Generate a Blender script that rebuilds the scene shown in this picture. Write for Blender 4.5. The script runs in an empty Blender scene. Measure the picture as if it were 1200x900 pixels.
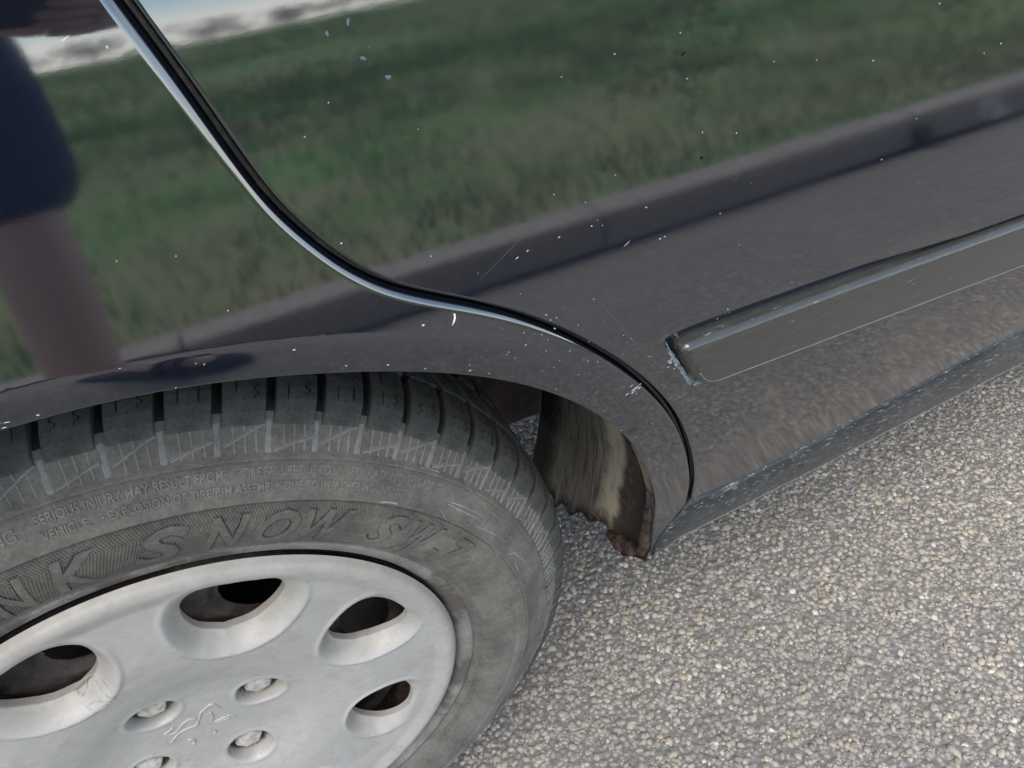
import bpy, math, random
import numpy as np
from mathutils import Vector, Matrix
from mathutils.geometry import delaunay_2d_cdt

rad = math.radians
SC = bpy.context.scene
COL = SC.collection
rng = np.random.default_rng(7)
random.seed(7)
ZG = 0.285                       # height of the wheel centre above the road

# ------------------------------------------------------------------ camera
RW = np.array([[0.8982519579, -0.4360915954, -0.0544751370],
               [-0.3327485005, -0.5938846165, -0.7325158685],
               [0.2870918679, 0.6761103333, -0.6785668440]])
CAM = np.array([0.11488682517, -0.31804496410, 0.54821056876 + ZG])
cd = bpy.data.cameras.new('camera')
cam = bpy.data.objects.new('camera', cd)
COL.objects.link(cam)
cd.sensor_width = 36.0
cd.lens = 932.124 / 1200 * 36
cd.clip_start = 0.01
cd.clip_end = 600
m = Matrix.Identity(4)
for i in range(3):
    m[i][0] = RW[0][i]; m[i][1] = -RW[1][i]; m[i][2] = -RW[2][i]; m[i][3] = CAM[i]
cam.matrix_world = m
SC.camera = cam

# ------------------------------------------------------------------ sky and sun
SUN_EL, SUN_AZ = rad(60), math.atan2(-0.52, -0.85)
w = bpy.data.worlds.new('World'); SC.world = w; w.use_nodes = True
nt = w.node_tree
sky = nt.nodes.new('ShaderNodeTexSky'); sky.sky_type = 'NISHITA'; sky.sun_disc = False
sky.sun_elevation = SUN_EL; sky.sun_rotation = SUN_AZ
sky.air_density = 1.0; sky.dust_density = 0.05; sky.ozone_density = 1.0
bg = nt.nodes['Background']; bg.inputs['Strength'].default_value = 0.15
tc = nt.nodes.new('ShaderNodeTexCoord'); mp = nt.nodes.new('ShaderNodeMapping'); mp.inputs['Scale'].default_value = (1, 1, 2.6)
nt.links.new(tc.outputs['Generated'], mp.inputs[0])
cn = nt.nodes.new('ShaderNodeTexNoise'); cn.inputs['Scale'].default_value = 2.2; cn.inputs['Detail'].default_value = 6; cn.inputs['Roughness'].default_value = .58
nt.links.new(mp.outputs[0], cn.inputs['Vector'])
cr_ = nt.nodes.new('ShaderNodeValToRGB'); cr_.color_ramp.elements[0].position = .46; cr_.color_ramp.elements[1].position = .70
cr_.color_ramp.elements[0].color = (.14, .14, .14, 1); cr_.color_ramp.elements[1].color = (.90, .90, .90, 1)
nt.links.new(cn.outputs['Fac'], cr_.inputs[0])
hs = nt.nodes.new('ShaderNodeHueSaturation'); hs.inputs['Saturation'].default_value = .12; hs.inputs['Value'].default_value = 1.15
nt.links.new(sky.outputs[0], hs.inputs['Color'])
mx = nt.nodes.new('ShaderNodeMix'); mx.data_type = 'RGBA'
sp_ = nt.nodes.new('ShaderNodeSeparateXYZ'); nt.links.new(tc.outputs['Generated'], sp_.inputs[0])
hz_ = nt.nodes.new('ShaderNodeMapRange'); hz_.inputs['From Min'].default_value = .02; hz_.inputs['From Max'].default_value = .14; hz_.inputs['To Min'].default_value = .92; hz_.inputs['To Max'].default_value = 0.
nt.links.new(sp_.outputs[2], hz_.inputs['Value'])
mxm = nt.nodes.new('ShaderNodeMath'); mxm.operation = 'MAXIMUM'
nt.links.new(cr_.outputs[0], mxm.inputs[0]); nt.links.new(hz_.outputs[0], mxm.inputs[1]); nt.links.new(mxm.outputs[0], mx.inputs[0]); nt.links.new(sky.outputs[0], mx.inputs[6]); nt.links.new(hs.outputs[0], mx.inputs[7])
nt.links.new(mx.outputs[2], bg.inputs[0])
sl = bpy.data.lights.new('sun', 'SUN'); sl.energy = 2.0; sl.angle = rad(40); sl.color = (1, .93, .83)
so = bpy.data.objects.new('sun', sl); COL.objects.link(so)
sd = Vector((math.sin(SUN_AZ) * math.cos(SUN_EL), math.cos(SUN_AZ) * math.cos(SUN_EL), math.sin(SUN_EL)))
so.rotation_euler = sd.to_track_quat('Z', 'Y').to_euler()
SC.view_settings.view_transform = 'Standard'; SC.view_settings.look = 'None'
SC.view_settings.exposure = 1.15; SC.view_settings.gamma = 1.0
SC.cycles.max_bounces = 8; SC.cycles.use_denoising = True

# ------------------------------------------------------------------ materials
class NT:
    def __init__(s, name):
        s.m = bpy.data.materials.new(name); s.m.use_nodes = True; s.t = s.m.node_tree
        s.b = s.t.nodes['Principled BSDF']
    def n(s, kind, **kw):
        x = s.t.nodes.new('ShaderNode' + kind)
        for k, v in kw.items(): setattr(x, k, v)
        return x
    def l(s, a, b): s.t.links.new(a, b)
    def obj(s):
        if not hasattr(s, '_o'): s._o = s.n('TexCoord').outputs['Object']
        return s._o
    def map(s, scale=(1, 1, 1), src=None, loc=(0, 0, 0), rot=(0, 0, 0)):
        x = s.n('Mapping'); x.inputs['Scale'].default_value = scale; x.inputs['Location'].default_value = loc
        x.inputs['Rotation'].default_value = rot
        s.l(src or s.obj(), x.inputs[0]); return x.outputs[0]
    def noise(s, scale, detail=4, rough=.55, vec=None, dist=0):
        x = s.n('TexNoise'); x.inputs['Scale'].default_value = scale; x.inputs['Detail'].default_value = detail
        x.inputs['Roughness'].default_value = rough; x.inputs['Distortion'].default_value = dist
        s.l(vec or s.obj(), x.inputs['Vector']); return x.outputs['Fac']
    def vor(s, scale, vec=None, out='Distance', feature='F1'):
        x = s.n('TexVoronoi', feature=feature); x.inputs['Scale'].default_value = scale
        s.l(vec or s.obj(), x.inputs['Vector']); return x.outputs[out]
    def ramp(s, fac, *stops, interp='LINEAR'):
        x = s.n('ValToRGB'); e = x.color_ramp; e.interpolation = interp
        while len(e.elements) < len(stops): e.elements.new(.5)
        for el, (p, c) in zip(e.elements, stops):
            el.position = p; el.color = (*c, 1) if not isinstance(c, (int, float)) else (c, c, c, 1)
        s.l(fac, x.inputs[0]); return x.outputs[0]
    def mix(s, fac, a, b, blend='MIX'):
        x = s.n('Mix', data_type='RGBA', blend_type=blend)
        for v, k in ((fac, 0), (a, 6), (b, 7)):
            if isinstance(v, (int, float)): x.inputs[k].default_value = v
            elif isinstance(v, tuple): x.inputs[k].default_value = (*v, 1)
            else: s.l(v, x.inputs[k])
        return x.outputs[2]
    def math(s, op, a, b=0.):
        x = s.n('Math', operation=op)
        for i, v in enumerate((a, b)):
            if isinstance(v, (int, float)): x.inputs[i].default_value = v
            else: s.l(v, x.inputs[i])
        return x.outputs[0]
    def bump(s, h, dist, strength=1., prev=None):
        x = s.n('Bump'); x.inputs['Distance'].default_value = dist; x.inputs['Strength'].default_value = strength
        s.l(h, x.inputs['Height'])
        if prev is not None: s.l(prev, x.inputs['Normal'])
        return x.outputs[0]
    def set(s, **kw):
        for k, v in kw.items():
            i = s.b.inputs[k.replace('_', ' ')]
            if isinstance(v, (int, float)): i.default_value = v
            elif isinstance(v, tuple): i.default_value = (*v, 1) if len(v) == 3 else v
            else: s.l(v, i)
        return s

MAT = {}
def paint(name, base):
    p = NT(name)
    dust = p.ramp(p.noise(900, 3, .7), (.52, 0.), (.8, 1.))
    grime = p.noise(14, 5, .6)
    dm = p.math('MULTIPLY', dust, p.ramp(grime, (.35, .008), (.75, .06)))
    c = p.mix(dm, base, (.30, .29, .28))
    sz = p.n('SeparateXYZ'); p.l(p.obj(), sz.inputs[0])
    low = p.math('MULTIPLY', p.ramp(sz.outputs[2], (.30, 1.), (.50, 0.)), p.ramp(p.noise(22, 6, .7), (.3, .05), (.75, .20)))
    c = p.mix(low, c, (.15, .135, .12))
    wav = p.noise(9, 1, .4)
    mic = p.noise(1500, 2, .6)
    swirl = p.noise(120, 4, .7, p.map((1, 1, 4), rot=(0, .5, 0)))
    n1 = p.bump(wav, .00022)
    n2 = p.bump(swirl, .0000035, prev=n1)
    n3 = p.bump(mic, .0000012, prev=n2)
    rg = p.ramp(grime, (.3, .036), (.8, .075))
    rg = p.math('ADD', rg, p.math('MULTIPLY', low, .30))
    p.set(Base_Color=c, Roughness=rg, IOR=2.42, Normal=n3)
    return p.m
MAT['paint'] = paint('paint', (.004, .006, .012))

p = NT('lip_wear_highlight'); p.set(Base_Color=p.mix(p.ramp(p.noise(700, 4, .7), (.4, 0.), (.62, 1.)), (.012, .014, .02), (.36, .42, .46)), Roughness=.4)  # chipped lip with the sky's highlight put into the pale tone
MAT['wear_highlight'] = p.m
p = NT('chip'); p.set(Base_Color=p.mix(p.noise(400, 2), (.34, .36, .38), (.66, .67, .67)), Roughness=.6); MAT['chip'] = p.m
p = NT('scratch'); p.set(Base_Color=(.09, .095, .10), Roughness=.5); MAT['scratch'] = p.m
p = NT('speck'); p.set(Base_Color=(.012, .010, .008), Roughness=.7); MAT['speck'] = p.m
p = NT('straw'); p.set(Base_Color=(.75, .72, .58), Roughness=.7); MAT['straw'] = p.m

p = NT('seal_rubber')
p.set(Base_Color=p.mix(p.ramp(p.noise(300, 4), (.5, 0.), (.75, 1.)), (.006, .006, .006), (.05, .04, .032)), Roughness=.35); MAT['seal'] = p.m
p = NT('dark_inner'); p.set(Base_Color=(.006, .006, .007), Roughness=.6); MAT['inner'] = p.m

p = NT('trim_plastic')
sc = p.noise(260, 5, .7, p.map((.25, 1, 1.6), rot=(0, .25, 0)))
c = p.mix(p.ramp(sc, (.5, 0.), (.85, 1.)), (.042, .041, .037), (.070, .068, .061))
c = p.mix(p.ramp(p.noise(500, 3, .8, p.map((.12, 1, 1), rot=(0, .3, 0))), (.66, 0.), (.72, .8)), c, (.26, .255, .245))
p.set(Base_Color=c, Roughness=p.ramp(p.noise(60, 4), (.3, .17), (.7, .28)), IOR=1.65, Normal=p.bump(p.noise(900, 2), .00004)); MAT['trim'] = p.m

p = NT('edge_wear_highlight'); p.set(Base_Color=p.mix(p.noise(200, 4), (.06, .06, .057), (.20, .20, .19)), Roughness=.4); MAT['edge_wear_highlight'] = p.m  # pale edge lines: painted highlight together with scuffing
p = NT('sill_plastic')
nz = p.noise(170, 6, .72, p.map((.3, 1, 1)))
nb = p.noise(24, 3, .6)
c = p.mix(p.ramp(nb, (.35, 0.), (.7, 1.)), (.017, .020, .023), (.040, .045, .049))
c = p.mix(p.ramp(nz, (.56, 0.), (.70, .6)), c, (.24, .25, .25))
c = p.mix(p.ramp(p.noise(420, 4, .75, p.map((.35, 1, 1))), (.60, 0.), (.66, .8)), c, (.40, .41, .40))
p.set(Base_Color=c, Roughness=p.ramp(nz, (.4, .28), (.7, .55)), IOR=1.5, Normal=p.bump(nz, .0002)); MAT['sill'] = p.m

def tyre_mat(name, dark, dust, lo, hi, rough=.75):
    p = NT(name)
    n1 = p.noise(38, 6, .65); n2 = p.noise(420, 4, .7)
    f = p.math('ADD', p.math('MULTIPLY', n1, .65), p.math('MULTIPLY', n2, .45))
    c = p.mix(p.ramp(f, (lo, 0.), (hi, 1.)), dark, dust)
    # pale scuff lines
    v = p.n('TexVoronoi', feature='DISTANCE_TO_EDGE'); v.inputs['Scale'].default_value = 55
    p.l(p.map((1, 1, 1), p.obj()), v.inputs['Vector'])
    sc = p.math('MULTIPLY', p.ramp(v.outputs['Distance'], (.004, 1.), (.02, 0.)), p.ramp(p.noise(22, 3), (.52, 0.), (.62, .45)))
    c = p.mix(sc, c, (.36, .35, .33)) if False else c
    if name == 'bead_rubber': c = p.mix(p.ramp(p.noise(11, 5, .7), (.50, 0.), (.56, .85)), c, (.075, .062, .053))
    p.set(Base_Color=c, Roughness=rough, Normal=p.bump(p.noise(900, 5, .75), .00035), IOR=1.45)
    return p.m
MAT['sidewall'] = tyre_mat('sidewall_rubber', (.064, .060, .053), (.185, .170, .146), .38, .72)
MAT['tread'] = tyre_mat('tread_rubber', (.040, .041, .038), (.135, .130, .116), .45, .85)
MAT['groove'] = tyre_mat('groove_rubber', (.014, .014, .014), (.07, .066, .058), .42, .9)
MAT['bead'] = tyre_mat('bead_rubber', (.10, .095, .085), (.24, .225, .20), .35, .68)
MAT['rib'] = tyre_mat('dusty_rib_rubber', (.10, .098, .092), (.25, .24, .225), .35, .7)
MAT['letter'] = tyre_mat('small_letter_rubber', (.085, .080, .072), (.225, .208, .182), .36, .7)
p = NT('scuff'); p.set(Base_Color=p.mix(p.ramp(p.noise(60, 4), (.42, 0.), (.6, 1.)), (.16, .155, .145), (.38, .365, .34)), Roughness=.8); MAT['scuff'] = p.m
p = NT('sipe'); p.set(Base_Color=(.004, .004, .004), Roughness=.9); MAT['sipe'] = p.m

p = NT('wheel_cover_plastic')
n1 = p.noise(16, 5, .6); n2 = p.noise(130, 5, .7, p.map((1, 1, 1.5)))
c = p.mix(p.ramp(n1, (.3, 0.), (.7, 1.)), (.365, .352, .325), (.45, .432, .40))
c = p.mix(p.ramp(n2, (.5, 0.), (.75, .6)), c, (.31, .295, .265))
c = p.mix(p.ramp(p.noise(34, 6, .7), (.50, 0.), (.72, .6)), c, (.29, .262, .215))
c = p.mix(p.ramp(p.noise(500, 3, .8), (.66, 0.), (.72, .7)), c, (.2, .18, .15))
at = p.n('Attribute', attribute_name='dirt_dark')
dirt_dark = p.math('MULTIPLY', at.outputs['Fac'], p.ramp(p.noise(70, 6, .75), (.3, .15), (.65, 1.)))
c = p.mix(dirt_dark, c, (.30, .265, .215))
c = p.mix(p.ramp(at.outputs['Fac'], (.80, 0.), (.9, .9)), c, (.075, .066, .055))  # near-black brown where the value peaks, in the bolt pits
p.set(Base_Color=c, Roughness=p.ramp(n2, (.3, .46), (.7, .62)), Metallic=.12, Normal=p.bump(n2, .0002)); MAT['cover'] = p.m

p = NT('rusty_steel')
c = p.mix(p.ramp(p.noise(60, 6, .7), (.35, 0.), (.68, 1.)), (.012, .011, .011), (.075, .046, .033))
c = p.mix(p.ramp(p.noise(140, 5), (.58, 0.), (.72, .6)), c, (.12, .105, .095))
p.set(Base_Color=c, Roughness=.65, Normal=p.bump(p.noise(300, 4), .0006)); MAT['rust'] = p.m
p = NT('bolt_metal'); p.set(Base_Color=p.mix(p.ramp(p.noise(200, 4), (.4, 0.), (.65, 1.)), (.52, .49, .43), (.33, .30, .25)), Roughness=.6, Normal=p.bump(p.noise(500, 3), .0003)); MAT['bolt'] = p.m

p = NT('wheel_arch_coating')
at = p.n('Attribute', attribute_name='arc')
sx = p.n('SeparateXYZ'); p.l(at.outputs['Vector'], sx.inputs[0])
arc, dep = sx.outputs[0], sx.outputs[1]
wob = p.noise(30, 4, .6, p.map((1, .3, 0), at.outputs['Vector']))
dw = p.math('ADD', p.math('ADD', dep, p.math('MULTIPLY', p.math('SUBTRACT', wob, .5), .035)), p.math('MULTIPLY', arc, .10))
mud = p.ramp(dw, (.054, 0.), (.060, 1.), (.150, 1.), (.172, 0.))
st = p.noise(95, 5, .6, p.map((.10, 1, 0), at.outputs['Vector']))
mc = p.ramp(st, (.30, (.09, .085, .078)), (.42, (.23, .205, .17)), (.50, (.30, .265, .21)), (.56, (.105, .10, .092)), (.64, (.27, .235, .185)), (.72, (.12, .11, .10)), (.80, (.25, .22, .18)))
under = p.mix(p.ramp(p.noise(230, 6, .75), (.42, 0.), (.7, 1.)), (.05, .040, .032), (.20, .155, .115))
under = p.mix(p.ramp(p.noise(45, 5), (.5, 0.), (.7, .7)), under, (.085, .045, .026))
c = p.mix(mud, under, mc)
strip = p.ramp(dw, (.056, 0.), (.062, 1.), (.074, 1.), (.086, 0.))
c = p.mix(p.math('MULTIPLY', strip, p.ramp(p.noise(60, 4, .6, p.map((.25, 1, 0), at.outputs['Vector'])), (.3, .35), (.5, 1.))), c, (.50, .42, .31))
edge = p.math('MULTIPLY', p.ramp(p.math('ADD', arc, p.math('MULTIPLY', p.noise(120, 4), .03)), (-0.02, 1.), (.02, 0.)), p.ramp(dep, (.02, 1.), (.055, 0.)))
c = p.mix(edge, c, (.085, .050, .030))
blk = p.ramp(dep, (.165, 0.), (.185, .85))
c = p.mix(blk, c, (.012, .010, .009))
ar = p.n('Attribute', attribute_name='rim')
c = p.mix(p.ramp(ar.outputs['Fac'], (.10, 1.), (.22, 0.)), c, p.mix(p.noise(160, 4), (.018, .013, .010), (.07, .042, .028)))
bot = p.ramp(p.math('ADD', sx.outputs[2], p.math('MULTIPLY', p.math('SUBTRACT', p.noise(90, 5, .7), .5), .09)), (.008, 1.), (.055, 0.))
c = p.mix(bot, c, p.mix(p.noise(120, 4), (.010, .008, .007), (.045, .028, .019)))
p.set(Base_Color=c, Roughness=.8, Normal=p.bump(p.math('MULTIPLY', p.noise(330, 5, .75), p.ramp(mud, (0, 1.), (1, .12))), .004)); MAT['liner'] = p.m
p = NT('underbody_coating')
c = p.mix(p.ramp(p.noise(60, 6, .7), (.4, 0.), (.7, 1.)), (.045, .032, .027), (.13, .085, .062))
p.set(Base_Color=c, Roughness=.85, Normal=p.bump(p.noise(160, 5, .7), .006)); MAT['under'] = p.m
p = NT('rust_flake'); p.set(Base_Color=p.mix(p.ramp(p.noise(180, 5), (.4, 0.), (.7, 1.)), (.020, .014, .011), (.105, .058, .033)), Roughness=.85, Normal=p.bump(p.noise(400, 4), .002)); MAT['flake'] = p.m

p = NT('asphalt')
v = p.n('TexVoronoi'); v.inputs['Scale'].default_value = 170; p.l(p.obj(), v.inputs['Vector'])
cc = p.n('SeparateColor'); p.l(v.outputs['Color'], cc.inputs[0])
stone = p.ramp(cc.outputs[0], (0, (.20, .19, .175)), (.35, (.27, .252, .228)), (.6, (.33, .305, .27)), (.85, (.42, .38, .32)), (1, (.52, .49, .44)))
gap = p.ramp(v.outputs['Distance'], (.25, 0.), (.62, 1.))
c = p.mix(gap, stone, (.175, .163, .146))
c = p.mix(p.ramp(p.noise(3.5, 5), (.35, 0.), (.75, .35)), c, (.16, .15, .14))
h = p.math('ADD', p.math('MULTIPLY', v.outputs['Distance'], -1), p.math('MULTIPLY', p.noise(600, 3), .4))
p.set(Base_Color=c, Roughness=.85, Normal=p.bump(h, .003)); MAT['asphalt'] = p.m
p = NT('aggregate')
rnd = p.n('NewGeometry').outputs['Random Per Island']
c = p.ramp(rnd, (0, (.235, .220, .200)), (.25, (.315, .292, .26)), (.5, (.37, .342, .302)), (.7, (.44, .405, .355)), (.8, (.45, .36, .25)), (.86, (.33, .315, .31)), (.95, (.54, .51, .46)), (1, (.64, .61, .56)))
c = p.mix(p.ramp(p.noise(260, 4, .7), (.35, 0.), (.8, .55)), c, (.20, .185, .165))
c = p.mix(p.ramp(p.noise(5, 5), (.42, 0.), (.72, .45)), c, (.215, .200, .178))
c = p.mix(p.ramp(p.noise(13, 4, .6, p.map((1, 1, 1), loc=(4, 2, 0))), (.60, 0.), (.70, .5)), c, (.13, .12, .11))
c = p.mix(1., c, (1.04, 1.01, .955), 'MULTIPLY')
p.set(Base_Color=c, Roughness=p.ramp(rnd, (0, .8), (1, .45)), Normal=p.bump(p.noise(900, 3), .0006)); MAT['stone'] = p.m

p = NT('kerb_concrete')
c = p.mix(p.noise(8, 5, .65), (.30, .265, .225), (.42, .375, .32))
c = p.mix(p.ramp(p.noise(60, 5), (.4, 0.), (.7, .7)), c, (.17, .16, .15))
p.set(Base_Color=c, Roughness=.9, Normal=p.bump(p.noise(150, 4), .003)); MAT['kerb'] = p.m
p = NT('kerb_dirt'); p.set(Base_Color=p.mix(p.noise(50, 4), (.018, .015, .012), (.05, .042, .03)), Roughness=.95); MAT['dirt_dark'] = p.m
p = NT('meadow_soil')
c = p.ramp(p.noise(.42, 6, .66, p.map((.35, 1, 1))), (.30, (.115, .225, .065)), (.44, (.16, .275, .085)), (.54, (.26, .26, .13)), (.64, (.15, .26, .08)), (.75, (.10, .195, .06)))
p.set(Base_Color=c, Roughness=1., Normal=p.bump(p.noise(40, 4), .02)); MAT['field'] = p.m
p = NT('grass_blades')
rnd = p.n('NewGeometry').outputs['Random Per Island']
c = p.ramp(rnd, (0, (.080, .185, .040)), (.5, (.15, .29, .070)), (.85, (.22, .32, .10)), (1, (.38, .33, .19)))
sy = p.n('SeparateXYZ'); p.l(p.obj(), sy.inputs[0])
nearb = p.ramp(p.math('ADD', p.math('MULTIPLY', sy.outputs[1], .5), p.math('ADD', p.math('MULTIPLY', p.noise(.8, 3), .55), 1.05)), (.30, 0.), (.52, 1.))
c = p.mix(p.math('MULTIPLY', nearb, .8), c, (.035, .075, .035))
c = p.mix(p.ramp(p.noise(.65, 4, .6, p.map((.5, 1, 1), loc=(3, 1, 0))), (.50, 0.), (.62, .75)), c, (.22, .18, .10))
p.set(Base_Color=c, Roughness=.7); MAT['grass'] = p.m
p = NT('weed_leaf'); p.set(Base_Color=(.13, .17, .04), Roughness=.7); MAT['weed'] = p.m
p = NT('tree_leaf')
rnd = p.n('NewGeometry').outputs['Random Per Island']
p.set(Base_Color=p.ramp(rnd, (0, (.022, .042, .018)), (1, (.055, .085, .035))), Roughness=.8); MAT['leaf'] = p.m
p = NT('bark'); p.set(Base_Color=p.mix(p.noise(6, 4), (.06, .045, .032), (.12, .09, .065)), Roughness=.9); MAT['bark'] = p.m
def flat(name, col, rough=.6, bump=0, bs=200):
    p = NT(name); p.set(Base_Color=p.mix(p.noise(40, 4), tuple(x * .88 for x in col), tuple(min(1, x * 1.1) for x in col)), Roughness=rough)
    if bump: p.set(Normal=p.bump(p.noise(bs, 3), bump))
    MAT[name] = p.m
flat('skin', (.70, .48, .40), .5); flat('navy_cloth', (.020, .030, .075), .85, .001); flat('red_cloth', (.38, .05, .06), .85, .001)
flat('hair', (.05, .03, .02), .6); flat('sandal', (.016, .018, .03), .6); flat('eye', (.7, .7, .68), .2)
flat('phone', (.02, .02, .025), .25); flat('lip', (.42, .18, .16), .5)
p = NT('window_glass'); p.set(Base_Color=(.010, .012, .012), Roughness=.03, IOR=1.5); MAT['glass'] = p.m

# ------------------------------------------------------------------ mesh helpers
def mesh(name, V, F, mat, parent=None, smooth=True, normals=None, attr=None, vec=None, link=True):
    V = np.asarray(V, float).reshape(-1, 3)
    me = bpy.data.meshes.new(name)
    me.from_pydata(V.tolist(), [], [tuple(int(i) for i in f) for f in F])
    me.update()
    if smooth: me.polygons.foreach_set('use_smooth', [True] * len(me.polygons))
    if attr is not None:
        a = me.attributes.new(attr[0], 'FLOAT', 'POINT'); a.data.foreach_set('value', np.asarray(attr[1], float))
    if vec is not None:
        a = me.attributes.new(vec[0], 'FLOAT_VECTOR', 'POINT'); a.data.foreach_set('vector', np.asarray(vec[1], float).ravel())
    if normals is not None: me.normals_split_custom_set_from_vertices([tuple(x) for x in normals])
    me.materials.append(MAT[mat] if isinstance(mat, str) else mat)
    o = bpy.data.objects.new(name, me)
    if link: COL.objects.link(o)
    if parent is not None: o.parent = parent
    return o
def fast_tris(name, V, F, mat, parent=None, smooth=False):
    V = np.asarray(V, np.float32); F = np.asarray(F, np.int32); k = F.shape[1]
    me = bpy.data.meshes.new(name)
    me.vertices.add(len(V)); me.vertices.foreach_set('co', V.ravel())
    me.loops.add(F.size); me.loops.foreach_set('vertex_index', F.ravel())
    me.polygons.add(len(F)); me.polygons.foreach_set('loop_start', np.arange(0, F.size, k, dtype=np.int32))
    if smooth: me.polygons.foreach_set('use_smooth', np.ones(len(F), bool))
    me.update(calc_edges=True); me.validate()
    me.materials.append(MAT[mat])
    o = bpy.data.objects.new(name, me); COL.objects.link(o)
    if parent is not None: o.parent = parent
    return o
def tag(o, label=None, cat=None, group=None, kind=None):
    for k, v in (('label', label), ('category', cat), ('group', group), ('kind', kind)):
        if v: o[k] = v
    return o
def empty(name, loc=(0, 0, 0)):
    o = bpy.data.objects.new(name, None); o.location = loc; COL.objects.link(o); o.empty_display_size = .1; return o
class MB:
    def __init__(s): s.v = []; s.f = []; s.n = 0
    def add(s, V, F):
        V = np.asarray(V, float).reshape(-1, 3)
        s.v.append(V); s.f += [tuple(i + s.n for i in f) for f in F]; s.n += len(V)
    def tube(s, pts, r, k=6, cap=True):
        P = np.asarray(pts, float); n = len(P); R = np.broadcast_to(np.asarray(r, float), (n,))
        T = np.gradient(P, axis=0); T /= np.linalg.norm(T, axis=1)[:, None] + 1e-12
        up = np.array([0, 0, 1.]) if abs(T[0] @ [0, 0, 1]) < .9 else np.array([1., 0, 0])
        V = []
        for i in range(n):
            a = np.cross(T[i], up); a /= np.linalg.norm(a) + 1e-12; b = np.cross(T[i], a)
            for j in range(k):
                t = 2 * math.pi * j / k
                V.append(P[i] + R[i] * (a * math.cos(t) + b * math.sin(t)))
        F = [(i * k + j, i * k + (j + 1) % k, (i + 1) * k + (j + 1) % k, (i + 1) * k + j) for i in range(n - 1) for j in range(k)]
        if cap: F += [tuple(range(k - 1, -1, -1)), tuple((n - 1) * k + j for j in range(k))]
        s.add(V, F)
    def box(s, lo, hi):
        x0, y0, z0 = lo; x1, y1, z1 = hi
        s.add([(x0,y0,z0),(x1,y0,z0),(x1,y1,z0),(x0,y1,z0),(x0,y0,z1),(x1,y0,z1),(x1,y1,z1),(x0,y1,z1)],
              [(0,3,2,1),(4,5,6,7),(0,1,5,4),(1,2,6,5),(2,3,7,6),(3,0,4,7)])
    def build(s, name, mat, parent=None, smooth=False, **k):
        return mesh(name, np.concatenate(s.v), s.f, mat, parent, smooth, **k)
def grid_faces(nu, nv, wrap_u=False):
    F = []
    for i in range(nu if wrap_u else nu - 1):
        for j in range(nv - 1):
            a = i * nv + j; b = ((i + 1) % nu) * nv + j
            F.append((a, b, b + 1, a + 1))
    return F
def spline(P, step):
    P = np.asarray(P, float)
    E = np.concatenate([[2 * P[0] - P[1]], P, [2 * P[-1] - P[-2]]])
    out = []
    for i in range(1, len(E) - 2):
        p0, p1, p2, p3 = E[i - 1:i + 3]
        n = max(2, int(np.linalg.norm(p2 - p1) / step))
        t = np.arange(n)[:, None] / n
        out.append(.5 * (2 * p1 + (p2 - p0) * t + (2 * p0 - 5 * p1 + 4 * p2 - p3) * t ** 2 + (3 * p1 - p0 - 3 * p2 + p3) * t ** 3))
    out.append(P[-1:])
    return resample(np.concatenate(out), step)
def resample(P, step):
    P = np.asarray(P, float); d = np.concatenate([[0], np.cumsum(np.linalg.norm(np.diff(P, axis=0), axis=1))])
    n = max(2, int(round(d[-1] / step)) + 1); t = np.linspace(0, d[-1], n)
    return np.stack([np.interp(t, d, P[:, k]) for k in range(P.shape[1])], 1)
def smooth_line(P, it):
    P = P.copy()
    for _ in range(it): P[1:-1] = (P[:-2] + 2 * P[1:-1] + P[2:]) / 4
    return P
def seg_dist(Q, poly, closed=True):
    A = np.asarray(poly); B = np.roll(A, -1, 0) if closed else A[1:]
    if not closed: A = A[:-1]
    out = np.full(len(Q), 1e9)
    for k in range(0, len(Q), 2000):
        q = Q[k:k + 2000][:, None]; ab = (B - A)[None]; t = np.clip(((q - A) * ab).sum(2) / ((ab ** 2).sum(2) + 1e-15), 0, 1)
        d = np.linalg.norm(q - (A + t[..., None] * ab), axis=2)
        out[k:k + 2000] = d.min(1)
    return out
def inside(Q, poly):
    A = np.asarray(poly); B = np.roll(A, -1, 0); r = np.zeros(len(Q), bool)
    for (x1, y1), (x2, y2) in zip(A, B):
        if y1 == y2: continue
        c = ((y1 > Q[:, 1]) != (y2 > Q[:, 1])) & (Q[:, 0] < (x2 - x1) * (Q[:, 1] - y1) / (y2 - y1) + x1)
        r ^= c
    return r
def offset(P, d, closed=False):
    P = np.asarray(P, float)
    T = np.roll(P, -1, 0) - np.roll(P, 1, 0) if closed else np.gradient(P, axis=0)
    T /= np.linalg.norm(T, axis=1)[:, None] + 1e-12
    return P + d * np.stack([T[:, 1], -T[:, 0]], 1)      # +d is to the right of travel
def sstep(a, b, x):
    t = np.clip((x - a) / (b - a), 0, 1); return t * t * (3 - 2 * t)

# ------------------------------------------------------------------ body side surface: y = YB(z), z measured from the wheel centre
ZK = [-.40, -.02, .02, .055, .12, .20, .25, .30, .348, .470, .482, .53, .60, .75, 1.0, 1.3]
AK = [0, 0, -4, -15.5, -16.5, -12.5, -6.5, .5, 6.3, 8.5, 12.5, 22, 24, 28, 33, 40]
_z = np.linspace(-.4, 1.3, 3401); _d = np.tan(np.radians(np.interp(_z, ZK, AK)))
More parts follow.
